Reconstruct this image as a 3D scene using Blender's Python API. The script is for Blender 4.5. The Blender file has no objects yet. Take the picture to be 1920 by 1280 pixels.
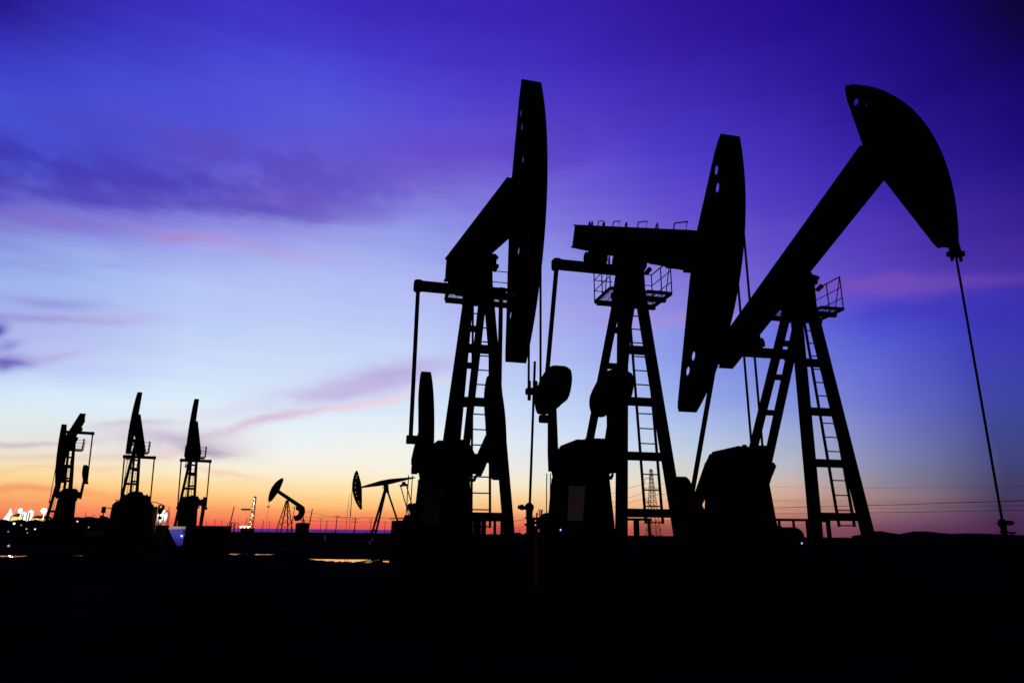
import bpy, bmesh, math, random
import numpy as np
from mathutils import Vector, Matrix
random.seed(7)
R = math.radians
sc = bpy.context.scene
COL = sc.collection

# ------------------------------------------------------------------ camera
FPX, PITCH, ROLL = 1287.4, 15.432, 0.5445          # focal length in px of a 1920 wide frame
cam = bpy.data.cameras.new("camera")
cam.sensor_width = 36.0
cam.lens = 36.0 * FPX / 1920.0
cam.clip_start = 0.1
cam.clip_end = 60000
camo = bpy.data.objects.new("camera", cam)
COL.objects.link(camo)
camo.matrix_world = Matrix.Rotation(R(90 + PITCH), 4, 'X') @ Matrix.Rotation(R(ROLL), 4, 'Z')
sc.camera = camo
GZ = -1.62                                         # ground level; the camera's eye is at z = 0

# ------------------------------------------------------------------ materials
def srgb(c):
    o = []
    for v in c:
        v = v / 255.0
        o.append(v / 12.92 if v <= 0.04045 else ((v + 0.055) / 1.055) ** 2.4)
    return o

def mat(name, col, rough=0.6, spec=0.3, metal=0.0, var=0.3, scale=6.0, bump=0.0):
    m = bpy.data.materials.new(name)
    m.use_nodes = True
    nt = m.node_tree
    b = nt.nodes['Principled BSDF']
    tc = nt.nodes.new('ShaderNodeTexCoord')
    n = nt.nodes.new('ShaderNodeTexNoise')
    n.inputs['Scale'].default_value = scale
    n.inputs['Detail'].default_value = 5
    nt.links.new(tc.outputs['Object'], n.inputs['Vector'])
    mx = nt.nodes.new('ShaderNodeMixRGB')
    mx.inputs[1].default_value = [c * (1 - var) for c in col] + [1]
    mx.inputs[2].default_value = [min(1, c * (1 + var)) for c in col] + [1]
    nt.links.new(n.outputs['Fac'], mx.inputs[0])
    nt.links.new(mx.outputs[0], b.inputs['Base Color'])
    b.inputs['Roughness'].default_value = rough
    b.inputs['Specular IOR Level'].default_value = spec
    b.inputs['Metallic'].default_value = metal
    if bump:
        bp = nt.nodes.new('ShaderNodeBump')
        bp.inputs['Strength'].default_value = bump
        nt.links.new(n.outputs['Fac'], bp.inputs['Height'])
        nt.links.new(bp.outputs[0], b.inputs['Normal'])
    return m

def emit(name, col, strength):
    m = bpy.data.materials.new(name)
    m.use_nodes = True
    nt = m.node_tree
    nt.nodes.clear()
    e = nt.nodes.new('ShaderNodeEmission')
    e.inputs[0].default_value = list(col) + [1]
    e.inputs[1].default_value = strength
    o = nt.nodes.new('ShaderNodeOutputMaterial')
    nt.links.new(e.outputs[0], o.inputs[0])
    m.cycles.emission_sampling = 'NONE'            # the point lamps beside the bulbs do the lighting
    return m

M = dict(
    steel=mat('weathered_black_paint', (0.0045, 0.004, 0.004), 0.9, 0.0, var=0.5),
    dark=mat('dark_greasy_steel', (0.004, 0.004, 0.004), 0.9, 0.0, var=0.5),
    cable=mat('wire_rope', (0.006, 0.006, 0.006), 0.8, 0.05),
    rod=mat('polished_rod_steel', (0.25, 0.25, 0.26), 0.35, 0.4, metal=0.9, var=0.1),
    olive=mat('lit_yellow_panel', (0.80, 0.55, 0.16), 0.7, 0.1, var=0.45, scale=7),  # bright base colour stands in for light falling on the panel
    olive_dark=mat('dimly_lit_yellow_panel', (0.12, 0.09, 0.03), 0.8, 0.05, var=0.5, scale=7),  # darker copy of the same panel, its weaker light painted into the colour
    concrete=mat('stained_concrete', (0.0030, 0.0030, 0.0034), 0.95, 0.0, var=0.4, scale=3),
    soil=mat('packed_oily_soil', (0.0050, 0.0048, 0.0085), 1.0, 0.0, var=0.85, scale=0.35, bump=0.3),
    asphalt=mat('damp_lamplit_asphalt', (0.020, 0.032, 0.028), 0.9, 0.0, var=0.3, scale=0.8),  # paler green base carries the plant lamps' light on the road
    scrub=mat('dry_scrub', (0.004, 0.004, 0.003), 1.0, 0.0),
    wood=mat('tarred_pole_wood', (0.012, 0.008, 0.008), 0.9, 0.05),
    lattice=mat('weathered_lattice', (0.02, 0.016, 0.016), 0.8, 0.05),
    white=mat('white_tank_paint', (0.78, 0.78, 0.76), 0.5, 0.3, var=0.08),
    pale=mat('pale_concrete_block', (0.5, 0.48, 0.36), 0.8, 0.1, var=0.2),
    yellow=mat('yellow_cladding', (0.7, 0.5, 0.12), 0.6, 0.2, var=0.2),
    blue=mat('blue_tarpaulin', (0.07, 0.07, 0.62), 0.5, 0.3, var=0.35, scale=3),
    peach=mat('pale_plank', (0.85, 0.56, 0.36), 0.7, 0.1, var=0.2),
    green=mat('green_sheeting', (0.03, 0.11, 0.10), 0.6, 0.2),
    orange=mat('rusty_orange_pipe', (0.22, 0.07, 0.02), 0.8, 0.1, var=0.4),
    truck=mat('dark_truck_paint', (0.0028, 0.0028, 0.0035), 0.7, 0.03),
    rubber=mat('tyre_rubber', (0.004, 0.004, 0.004), 0.9, 0.03),
    glass=mat('dark_cab_glass', (0.003, 0.003, 0.004), 0.4, 0.08),
    lamp_white=emit('lit_flood_lamp', (1, 0.97, 0.9), 9),
    lamp_warm=emit('lit_warm_lamp', (1, 0.72, 0.3), 2.6),
    lamp_cool=emit('lit_cool_lamp', (0.75, 0.95, 1.0), 3),
    lamp_dim=emit('dim_yard_lamp', (0.95, 0.9, 0.45), 0.5),
    led=emit('blue_indicator', (0.25, 0.25, 1.0), 2.5),
)
def water_mat():
    m = bpy.data.materials.new('still_puddle_water')
    m.use_nodes = True
    nt = m.node_tree
    b = nt.nodes['Principled BSDF']
    b.inputs['Base Color'].default_value = (0.006, 0.006, 0.008, 1)
    b.inputs['Roughness'].default_value = 0.9
    b.inputs['Specular IOR Level'].default_value = 0.0
    g = nt.nodes.new('ShaderNodeBsdfGlossy')       # reflection on the water, reddened by a tint put into its colour
    g.inputs['Color'].default_value = (1.0, 0.76, 0.70, 1)
    g.inputs['Roughness'].default_value = 0.03
    fr = nt.nodes.new('ShaderNodeFresnel')
    fr.inputs[0].default_value = 2.0
    n = nt.nodes.new('ShaderNodeTexNoise')
    n.inputs['Scale'].default_value = 3
    bp = nt.nodes.new('ShaderNodeBump')
    bp.inputs['Strength'].default_value = 0.01
    nt.links.new(n.outputs['Fac'], bp.inputs['Height'])
    nt.links.new(bp.outputs[0], g.inputs['Normal'])
    mx = nt.nodes.new('ShaderNodeMixShader')
    nt.links.new(fr.outputs[0], mx.inputs[0])
    nt.links.new(b.outputs[0], mx.inputs[1])
    nt.links.new(g.outputs[0], mx.inputs[2])
    nt.links.new(mx.outputs[0], nt.nodes['Material Output'].inputs[0])
    return m
M['water'] = water_mat()

# ------------------------------------------------------------------ mesh builder
class MB:
    def __init__(s, scale=1.0, off=(0, 0, 0)):
        s.v, s.f, s.k, s.o = [], [], scale, Vector(off)
    def add(s, vs, fs):
        n = len(s.v)
        s.v += [Vector(p) * s.k + s.o for p in vs]
        s.f += [[i + n for i in f] for f in fs]
        return s
    def box(s, x0, x1, y0, y1, z0, z1):
        vs = [(x, y, z) for z in (z0, z1) for y in (y0, y1) for x in (x0, x1)]
        return s.add(vs, [(0, 2, 3, 1), (4, 5, 7, 6), (0, 1, 5, 4), (2, 6, 7, 3), (0, 4, 6, 2), (1, 3, 7, 5)])
    def bar(s, p, q, w, h=None, up=(0, 0, 1)):
        p, q = Vector(p), Vector(q)
        h = h or w
        d = (q - p).normalized()
        a = d.cross(Vector(up))
        if a.length < 1e-3:
            a = d.cross(Vector((1, 0, 0)))
        a.normalize()
        b = a.cross(d)
        vs = [c + a * (i * w / 2) + b * (j * h / 2) for c in (p, q) for i, j in ((-1, -1), (1, -1), (1, 1), (-1, 1))]
        return s.add(vs, [(0, 1, 2, 3), (7, 6, 5, 4), (0, 4, 5, 1), (1, 5, 6, 2), (2, 6, 7, 3), (3, 7, 4, 0)])
    def tube(s, pts, r, n=8, r2=None):
        pts = [Vector(p) for p in pts]
        rings = []
        for i, p in enumerate(pts):
            d = (pts[min(i + 1, len(pts) - 1)] - pts[max(i - 1, 0)]).normalized()
            a = d.cross(Vector((0, 0, 1)))
            if a.length < 1e-3:
                a = d.cross(Vector((0, 1, 0)))
            a.normalize()
            b = a.cross(d)
            rr = r if r2 is None else r + (r2 - r) * i / (len(pts) - 1)
            rings.append([p + (a * math.cos(t) + b * math.sin(t)) * rr for t in (2 * math.pi * k / n for k in range(n))])
        vs = [v for g in rings for v in g]
        fs = []
        for i in range(len(rings) - 1):
            for k in range(n):
                fs.append((i * n + k, i * n + (k + 1) % n, (i + 1) * n + (k + 1) % n, (i + 1) * n + k))
        fs.append(list(range(n))[::-1])
        fs.append([(len(rings) - 1) * n + k for k in range(n)])
        return s.add(vs, fs)
    def lathe(s, c, prof, n=16):
        c = Vector(c)
        vs, fs = [], []
        for r, z in prof:
            vs += [c + Vector((r * math.cos(2 * math.pi * k / n), r * math.sin(2 * math.pi * k / n), z)) for k in range(n)]
        for i in range(len(prof) - 1):
            for k in range(n):
                fs.append((i * n + k, i * n + (k + 1) % n, (i + 1) * n + (k + 1) % n, (i + 1) * n + k))
        fs.append(list(range(n))[::-1])
        fs.append([(len(prof) - 1) * n + k for k in range(n)])
        return s.add(vs, fs)
    def loft(s, A, B):
        n = len(A)
        fs = [(i, (i + 1) % n, n + (i + 1) % n, n + i) for i in range(n)]
        fs += [list(range(n))[::-1], [n + i for i in range(n)]]
        return s.add(list(A) + list(B), fs)
    def sphere(s, c, r, n=8):
        return s.lathe(c, [(max(1e-4, r * math.sin(math.pi * i / n)), -r * math.cos(math.pi * i / n)) for i in range(n + 1)], 10)
    def build(s, name, m, parent=None, smooth=False):
        me = bpy.data.meshes.new(name)
        me.from_pydata([tuple(v) for v in s.v], [], s.f)
        bm = bmesh.new()
        bm.from_mesh(me)
        bmesh.ops.recalc_face_normals(bm, faces=bm.faces)
        bm.to_mesh(me)
        bm.free()
        me.materials.append(M[m])
        if smooth:
            for p in me.polygons:
                p.use_smooth = True
        o = bpy.data.objects.new(name, me)
        COL.objects.link(o)
        if parent:
            o.parent = parent
        return o

def tag(o, label=None, cat=None, group=None, kind=None):
    if label: o['label'] = label
    if cat: o['category'] = cat
    if group: o['group'] = group
    if kind: o['kind'] = kind
    return o
def empty(name, loc, rz=0.0):
    o = bpy.data.objects.new(name, None)
    COL.objects.link(o)
    o.location = loc
    o.rotation_euler = (0, 0, rz)
    return o
def copy_tree(o, parent=None):
    c = o.copy()
    COL.objects.link(c)
    if parent:
        c.parent = parent
    for ch in list(o.children):
        copy_tree(ch, c)
    return c
def hy(px):                                        # where the horizon crosses column px of the photo
    return 995.4 + (px - 960) * 0.0095
def X(px, d):                                      # metres right of the view axis for a column, at depth d
    return (px - 960) / 1335.0 * d
def H(px, py, d):                                  # metres above the eye
    return (hy(px) - py) / 1385.0 * d

# ------------------------------------------------------------------ pump jacks
S = 1.35
G = dict(Zp=5.5, Rh=4.104, A2=2.281, E=1.002, drop=0.374, hv0=-0.12, hv1=0.19, cw=0.085, ph1=34.95, ph2=-32.4, TL=3.75,
         zt=0.154, tw=0.152, bw=0.694, uf=0.624, rw=0.307, ur=-4.264, ug=3.205, zg=1.60, rc=1.0, Lp=3.85,
         zc=(3.53, 2.45, 1.37, 0.31), zr=(4.2, 3.5, 2.74, 1.96, 1.1), pz=4.76, pu0=-0.56, pu1=0.373, pvL=-0.6, pvR=0.757, rh=0.74,
         single_rear=False, taper=False, lw=1.0, branch=1, panel='steel')

def head_plate(mb_scale, off, Rh, ph1, ph2, fr, v0, v1, holes):
    """one cheek plate of a horse head, with its row of lightening holes, as a bmesh"""
    bm = bmesh.new()
    pts = []
    for i in range(29):
        a = R(ph1 + (ph2 - ph1) * i / 28)
        pts.append((Rh * math.cos(a), Rh * math.sin(a)))
    top, bot = pts[0], pts[-1]
    pts += [(bot[0] - 0.05, bot[1] + 0.02), (bot[0] - 0.08, bot[1] + 0.12), (3.10, 0.0), (3.08, 0.85), (top[0] - 0.11, top[1] - 0.26), (top[0] - 0.04, top[1] - 0.03)]
    def loop(ps):
        vs = [bm.verts.new((b, 0, n)) for b, n in ps]
        return [bm.edges.new((vs[i], vs[(i + 1) % len(vs)])) for i in range(len(vs))]
    es = loop(pts)
    if holes:
        for ph in (28.0, 23.4, 14.0, 7.0, -1.7, -7.8, -18.3, -22.8):
            a = R(ph)
            rr = Rh - 0.26
            c = (rr * math.cos(a), rr * math.sin(a))
            ring = []
            for k in range(12):
                t = 2 * math.pi * k / 12
                er, et = 0.07 * math.cos(t), 0.085 * math.sin(t)
                ring.append((c[0] + er * math.cos(a) - et * math.sin(a), c[1] + er * math.sin(a) + et * math.cos(a)))
            es += loop(ring)
    bmesh.ops.triangle_fill(bm, use_beauty=True, use_dissolve=False, edges=es)
    fs = bm.faces[:]
    ext = bmesh.ops.extrude_face_region(bm, geom=fs)
    for e in ext['geom']:
        if isinstance(e, bmesh.types.BMVert):
            e.co.y = 1.0
    for v in bm.verts:
        p = fr(v.co.x, v.co.z, v1 if v.co.y > 0.5 else v0)
        v.co = Vector(p) * mb_scale + Vector(off)
    bmesh.ops.recalc_face_normals(bm, faces=bm.faces)
    return bm

def from_bm(bm, name, m, parent):
    me = bpy.data.meshes.new(name)
    bm.to_mesh(me)
    bm.free()
    me.materials.append(M[m])
    o = bpy.data.objects.new(name, me)
    COL.objects.link(o)
    o.parent = parent
    return o

def build_pump(label, x, y, dz, yaw, th, near=True, group=None, over=None, carrier=None, motor=None, well=True, rod_dv=0.0):
    g = dict(G)
    g.update(over or {})
    root = empty('pump_jack', (S * x, S * y, GZ + S * dz), R(yaw - 90))
    tag(root, label, 'pump jack', group)
    off = (0, 0, -GZ)
    def B(): return MB(S, off)
    T = R(th)
    c, s_ = math.cos(T), math.sin(T)
    Zp = g['Zp']
    def fr(b, n, v): return (c * b - s_ * n, v, Zp + s_ * b + c * n)
    # foundation and skid
    floor_z = GZ / S
    B().box(-4.6, 1.2, -1.25, 1.25, floor_z - max(0, dz) - 0.1, -1.0).build('foundation', 'concrete', root)
    f = B()
    for v in (-0.62, 0.62):
        f.box(-4.5, 1.1, v - 0.1, v + 0.1, -0.998, -0.80)
    for u in (-4.3, -2.4, -0.9, 0.8):
        f.box(u - 0.08, u + 0.08, -0.518, 0.518, -0.97, -0.83)
    f.build('skid_frame', 'steel', root)
    # tower
    def leg(sd, front, z):
        top = Zp - g['zt']
        q = (top - z) / (top + 1.5)
        vb = (g['bw'] if front else (0.0 if g['single_rear'] else g['rw']))
        v0 = g['tw'] * (0 if (g['single_rear'] and not front) else 1)
        return (q * (g['uf'] if front else g['ur']), sd * (v0 + (vb - v0) * q), z)
    rears = (0,) if g['single_rear'] else (-1, 1)
    for sd in (-1, 1):
        B().bar(leg(sd, 1, Zp - g['zt']), leg(sd, 1, -0.8), 0.168 * g['lw'], 0.2, (1, 0, 0)).build('tower_leg', 'steel', root)
    for sd in rears:
        B().bar(leg(sd, 0, Zp - g['zt']), leg(sd, 0, -0.8), 0.135 * g['lw'], 0.17, (1, 0, 0)).build('tower_leg', 'steel', root)
    for z in g['zc']:
        a, b = leg(-1, 1, z), leg(1, 1, z)
        B().bar((a[0] + 0.01, a[1], z), (b[0] + 0.01, b[1], z), 0.13, 0.155).build('crossbar', 'steel', root)
    if not g['single_rear']:
        for z in g['zr']:
            a, b = leg(-1, 0, z), leg(1, 0, z)
            B().bar(a, b, 0.1, 0.12).build('crossbar', 'steel', root)
    t = B()
    zb = Zp - 0.86
    fa, ra = leg(1, 1, zb), leg(1 if not g['single_rear'] else 0, 0, zb)
    rv = max(ra[1], 0.12)
    t.loft([(-0.2, -0.24, Zp - 0.17), (0.2, -0.24, Zp - 0.17), (0.2, 0.24, Zp - 0.17), (-0.2, 0.24, Zp - 0.17)],
           [(ra[0] - 0.07, -rv - 0.09, zb), (fa[0] + 0.07, -fa[1] - 0.07, zb), (fa[0] + 0.07, fa[1] + 0.07, zb), (ra[0] - 0.07, rv + 0.09, zb)])
    t.build('tower_cap', 'steel', root)
    sb = B()
    sb.box(-0.28, 0.28, -0.27, 0.27, Zp - 0.166, Zp - 0.06)
    sb.tube([(0, -0.34, Zp), (0, 0.34, Zp)], 0.15, 14)
    sb.box(-0.2, 0.2, -0.21, 0.21, Zp - 0.058, Zp + 0.12)
    for v in (-0.3, 0.3):
        sb.tube([(0.12, v, Zp + 0.06), (0.24, v * 1.05, Zp - 0.02)], 0.045, 8)
        sb.tube([(0.22, v * 0.9, Zp - 0.3), (0.36, v * 1.0, Zp - 0.24)], 0.05, 8)
    sb.build('saddle_bearing', 'dark', root)
    # ladder on the front face
    if near:
        zlo, zhi = 0.12, 4.66
        def lad(v, z):
            p = leg(1, 1, z)
            return (p[0] + 0.16, v, z)
        L = B().bar(lad(0.015, zhi - 0.02), (leg(1, 1, zhi)[0], 0.015, zhi - 0.02), 0.34, 0.03).build('ladder', 'steel', root)
        for v in (-0.155, 0.185):
            B().bar(lad(v, zlo), lad(v, zhi), 0.035, 0.05).build('ladder_rail', 'steel', L)
        z = zlo + 0.02
        while z < zhi:
            B().tube([lad(-0.155, z), lad(0.185, z)], 0.013, 6).build('rung', 'steel', L)
            z += 0.292
    else:
        L = B()
        for v in (-0.155, 0.185):
            L.bar((leg(1, 1, 0.1)[0] + 0.16, v, 0.1), (leg(1, 1, 4.6)[0] + 0.16, v, 4.6), 0.03)
        z = 0.2
        while z < 4.6:
            L.bar((leg(1, 1, z)[0] + 0.16, -0.155, z), (leg(1, 1, z)[0] + 0.16, 0.185, z), 0.02)
            z += 0.3
        L.build('ladder', 'steel', root)
    # platform
    pz, u0, u1 = g['pz'], g['pu0'], g['pu1']
    if not g['single_rear']:
        p = B()
        for u in (-0.36, 0.16):
            p.box(u - 0.045, u + 0.045, g['pvL'] - 0.02 if u < 0 else -0.5, g['pvR'] - 0.05, pz - 0.14, pz - 0.045)
        plat = p.build('platform', 'steel', root)
        for v0, v1, ext in ((g['pvL'], -0.2, g['pvL']), (0.2, g['pvR'], g['pvR'])):
            q = B()
            for u in (u0, u1):
                q.box(u - 0.025, u + 0.025, v0, v1, pz - 0.04, pz + 0.015)
            for v in (v0, v1):
                q.box(u0 + 0.026, u1 - 0.026, v - 0.022, v + 0.022, pz - 0.038, pz + 0.013)
            if near:
                k = u0 + 0.06
                while k < u1 - 0.03:
                    q.box(k - 0.004, k + 0.004, v0 + 0.023, v1 - 0.023, pz - 0.012, pz)
                    k += 0.075
                k = v0 + 0.08
                while k < v1 - 0.03:
                    q.box(u0 + 0.027, u1 - 0.027, k - 0.004, k + 0.004, pz - 0.011, pz - 0.002)
                    k += 0.14
            q.build('grating', 'steel', plat)
            rl = B()
            rr = 0.0125 if near else 0.02
            vi = v1 if ext == v0 else v0
            for u in (u0, (u0 + u1) / 2, u1):
                rl.tube([(u, ext, pz), (u, ext, pz + g['rh'])], rr, 6)
            for hh in (1.0, 0.66, 0.33):
                zz = pz + g['rh'] * hh
                rl.tube([(u0, ext, zz), (u1, ext, zz)], rr * (1.1 if hh == 1 else 0.8), 6)
                rl.tube([(u0, ext, zz), (u0, vi * 0.9, zz)], rr * 0.8, 6)
            rl.tube([(u1, ext, pz + g['rh']), (u1 - 0.3, ext, pz)], rr * 0.9, 6)
            rl.build('railing', 'steel', plat)
    # walking beam
    b = B()
    TL = g['TL']
    def prof(P, v): return [fr(bb, nn, v) for bb, nn in P]
    if g['taper']:
        P = [(-TL, 0.26), (-TL, 0.40), (-0.6, 0.70), (0.5, 0.70), (3.1, 0.42), (3.1, 0.24), (0.5, 0.08), (-0.6, 0.08)]
        b.loft(prof(P, -0.19), prof(P, 0.19))
    else:
        P = [(-TL, 0.06), (-TL, 0.60), (3.1, 0.79), (3.1, 0.17)]
        b.loft(prof(P, -0.17), prof(P, 0.17))
        for e, (a0, a1) in enumerate((((-TL, 0.60), (3.1, 0.79)), ((-TL, 0.06), (3.1, 0.17)))):
            sgn = 1 if e == 0 else -1
            Q = [a0, a1, (a1[0], a1[1] + 0.035 * sgn), (a0[0], a0[1] + 0.035 * sgn)]
            b.loft(prof(Q, -0.205), prof(Q, 0.205))
        for bb in np.arange(-3.5, 3.0, 0.72):
            Q = [(bb - 0.015, 0.10), (bb + 0.015, 0.10), (bb + 0.015, 0.6), (bb - 0.015, 0.6)]
            b.loft(prof(Q, -0.195), prof(Q, 0.195))
    beam = b.build('walking_beam', 'steel', root)
    if near:
        for k, bb in enumerate((-2.45, -1.35, 0.2, 2.0)):
            n0 = 0.635 + (bb + TL) * 0.0276
            w = 0.17 + 0.03 * k
            B().tube([fr(bb - w, n0 - 0.02, 0.08), fr(bb - w, n0 + 0.12, 0.08), fr(bb + w, n0 + 0.14 + 0.01 * k, 0.08), fr(bb + w, n0 - 0.02, 0.08)], 0.013, 6).build('grab_handle', 'steel', beam)
        for bb in (-3.05, -2.85, -1.95, -0.5, 1.15):
            n0 = 0.635 + (bb + TL) * 0.0276
            B().tube([fr(bb - 0.05, n0 - 0.01, 0.0), fr(bb - 0.04, n0 + 0.07, 0.0), fr(bb, n0 + 0.11, 0.0), fr(bb + 0.04, n0 + 0.07, 0.0), fr(bb + 0.05, n0 - 0.01, 0.0)], 0.016, 6).build('lifting_eye', 'steel', beam)
    # horse head
    Rh, hv0, hv1 = g['Rh'], g['hv0'], g['hv1']
    a = B()
    A0, A1 = [], []
    for i in range(33):
        t = R(g['ph1'] + (g['ph2'] - g['ph1']) * i / 32)
        A0.append((Rh, t)); A1.append((Rh + 0.035, t))
    outer = [fr(r * math.cos(t), r * math.sin(t), hv0 - 0.012) for r, t in A0] + [fr(r * math.cos(t), r * math.sin(t), hv0 - 0.012) for r, t in A1[::-1]]
    inner = [fr(r * math.cos(t), r * math.sin(t), hv1 + 0.012) for r, t in A0] + [fr(r * math.cos(t), r * math.sin(t), hv1 + 0.012) for r, t in A1[::-1]]
    n = len(outer)
    fs = []
    for i in range(32):
        j = n - 1 - i
        fs.append((i, i + 1, j - 1, j)); fs.append((n + i, n + j, n + j - 1, n + i + 1))
        fs.append((i, n + i, n + i + 1, i + 1)); fs.append((j, j - 1, n + j - 1, n + j))
    fs.append((0, n - 1, 2 * n - 1, n)); fs.append((32, n + 32, n + 33, 33))
    a.add(outer + inner, fs)
    head = a.build('horse_head', 'steel', root)
    for v0, v1 in ((hv0, hv0 + 0.025), (hv1 - 0.025, hv1)):
        from_bm(head_plate(S, off, Rh, g['ph1'], g['ph2'], fr, v0, v1, True), 'cheek_plate', 'steel', head)
    for nn in ((-0.03, 0.03), (0.86, 0.92)):
        wb = B()
        Q = [(3.12, nn[0]), (3.12, nn[1]), (3.85, nn[1]), (3.85, nn[0])]
        wb.loft(prof(Q, hv0 + 0.03), prof(Q, hv1 - 0.03))
        wb.build('head_stiffener', 'steel', head)
    # bridle, carrier bar, polished rod
    anchor = 33.0
    hang = 5.0 - R(anchor + th) * Rh
    zcar = carrier if carrier is not None else Zp - hang
    wellv = rod_dv
    for sd in (-1, 1):
        pts = []
        ph = anchor
        while ph > -th + 0.5:
            pts.append(fr((Rh + 0.05) * math.cos(R(ph)), (Rh + 0.05) * math.sin(R(ph)), sd * g['cw']))
            ph -= 4
        pts.append((Rh + 0.05, sd * g['cw'], Zp))
        pts.append((Rh + 0.05, sd * g['cw'] + wellv * 0.1, zcar))
        B().tube(pts, 0.0165 if near else 0.022, 6).build('bridle_cable', 'cable', root)
    cb = B().box(Rh - 0.01, Rh + 0.11, -0.125, 0.125, zcar - 0.045, zcar + 0.035)
    for sd in (-1, 1):
        cb.tube([(Rh + 0.05, sd * g['cw'], zcar - 0.13), (Rh + 0.05, sd * g['cw'], zcar + 0.14)], 0.025, 8)
    cb.tube([(Rh + 0.05, 0, zcar + 0.04), (Rh + 0.05, 0, zcar + 0.14)], 0.035, 8)
    cb.build('carrier_bar', 'dark', root)
    B().tube([(Rh + 0.05, wellv * 0.05, zcar + 0.42), (Rh + 0.05, wellv, 0.2)], 0.0175 if near else 0.02, 8).build('polished_rod', 'dark', root)
    # equaliser, pitmans, cranks
    E0 = (-g['A2'] * c, 0, Zp - g['A2'] * s_ - g['drop'])
    E = g['E']
    q = B().box(E0[0] - 0.1, E0[0] + 0.1, -E - 0.1, E + 0.1, E0[2] - 0.105, E0[2] + 0.105)
    for v in (-E, E):
        q.box(E0[0] - 0.125, E0[0] + 0.125, v - 0.07, v + 0.07, E0[2] - 0.125, E0[2] + 0.118)
    eq = q.build('equaliser_beam', 'steel', root)
    q = B().box(E0[0] - 0.24, E0[0] + 0.24, -0.21, 0.21, E0[2] + 0.107, E0[2] + 0.24)
    q.tube([(E0[0], -0.27, E0[2] + 0.26), (E0[0], 0.27, E0[2] + 0.26)], 0.13, 12)
    top = fr(-g['A2'], 0.07, 0)
    q.bar((E0[0], 0, E0[2] + 0.28), top, 0.3, 0.34, (1, 0, 0))
    q.build('tail_bearing', 'dark', root)
    hub = (-g['ug'], g['zg'])
    dx, dzz = E0[0] - hub[0], E0[2] - 0.1 - hub[1]
    dd = math.hypot(dx, dzz)
    base = math.atan2(dzz, dx)
    cc = max(-1, min(1, (g['rc'] ** 2 + dd * dd - g['Lp'] ** 2) / (2 * g['rc'] * dd)))
    al = base + g['branch'] * math.acos(cc)
    pin = (hub[0] + g['rc'] * math.cos(al), hub[1] + g['rc'] * math.sin(al))
    def cr(r, t): return (hub[0] + r * math.cos(al) - t * math.sin(al), hub[1] + r * math.sin(al) + t * math.cos(al))
    for sd in (-1, 1):
        pm = B().bar((E0[0], sd * E, E0[2] - 0.1), (pin[0], sd * E, pin[1]), 0.085, 0.1, (1, 0, 0))
        pm.build('pitman_arm', 'steel', root)
        ck = B()
        P = [cr(-0.24, -0.19), cr(-0.24, -0.05), cr(-0.12, -0.03), cr(-0.12, 0.03), cr(-0.24, 0.05), cr(-0.24, 0.19), cr(0.2, 0.22), cr(1.5, 0.13), cr(1.5, -0.13), cr(0.2, -0.22)]
        ck.loft([(p[0], sd * 0.70, p[1]) for p in P], [(p[0], sd * 0.84, p[1]) for p in P])
        ck.tube([(pin[0], sd * 0.84, pin[1]), (pin[0], sd * (E + 0.09), pin[1])], 0.1, 10)
        crank = ck.build('crank', 'steel', root)
        F = []
        for k in range(15):
            an = R(-32 + 64 * k / 14)
            F.append((2.28 * math.cos(an), 2.28 * math.sin(an)))
        half = [(2.22, 35.0), (2.13, 37.2), (2.0, 38.2), (1.85, 38.4), (1.72, 37.6), (1.58, 34.5), (1.46, 28.0), (1.36, 19.0), (1.28, 9.0)]
        F += [(r * math.cos(R(q)), r * math.sin(R(q))) for r, q in half]
        F += [(r * math.cos(R(q)), -r * math.sin(R(q))) for r, q in half[::-1]]
        F = [cr(*p) for p in F]
        cwt = B()
        cwt.loft([(p[0], sd * 0.66, p[1]) for p in F], [(p[0], sd * 0.865, p[1]) for p in F])
        cwt.build('counterweight', 'dark', crank)
    # gearbox on its pedestal
    gb = B()
    P = [(-0.60, 1.72), (-0.34, 2.06), (0.38, 2.06), (0.53, 1.80), (0.53, 1.42), (0.44, 1.24), (-0.56, 1.24), (-0.60, 1.42)]
    gb.loft([(-3.95, v, z) for v, z in P], [(-2.66, v, z) for v, z in P])
    gb.tube([(hub[0], -0.72, hub[1]), (hub[0], 0.72, hub[1])], 0.24, 14)
    gb.box(-3.9, -2.62, -0.65, 0.57, 1.40, 1.46)
    for u in (-3.7, -3.2, -2.9):
        gb.tube([(u, 0.0, 2.055), (u, 0.0, 2.13)], 0.06, 8)
    gb.tube([(-2.9, 0.42, 1.2), (-2.9, 0.58, 1.2), (-2.9, 0.62, 1.3)], 0.04, 8)
    gb.build('gearbox', 'dark', root)
    pd = B().loft([(-4.2, -0.72, -0.8), (-2.42, -0.72, -0.8), (-2.42, 0.52, -0.8), (-4.2, 0.52, -0.8)],
                  [(-3.95, -0.60, 1.17), (-2.62, -0.60, 1.17), (-2.62, 0.43, 1.17), (-3.95, 0.43, 1.17)])
    pd.box(-3.9, -2.66, -0.61, 0.47, 1.172, 1.238)
    ped = pd.build('gearbox_pedestal', 'steel', root)
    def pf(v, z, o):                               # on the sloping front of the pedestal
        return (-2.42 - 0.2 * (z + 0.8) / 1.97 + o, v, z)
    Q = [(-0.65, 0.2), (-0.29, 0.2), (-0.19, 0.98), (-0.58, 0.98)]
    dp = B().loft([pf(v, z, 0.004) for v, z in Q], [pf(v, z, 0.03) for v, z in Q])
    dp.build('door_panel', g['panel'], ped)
    for v in (-0.93, -0.84):
        B().tube([(-3.3, v, -0.8), (-3.3, v + 0.03, 1.3)], 0.012, 6).build('brake_rod', 'cable', root)
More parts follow.
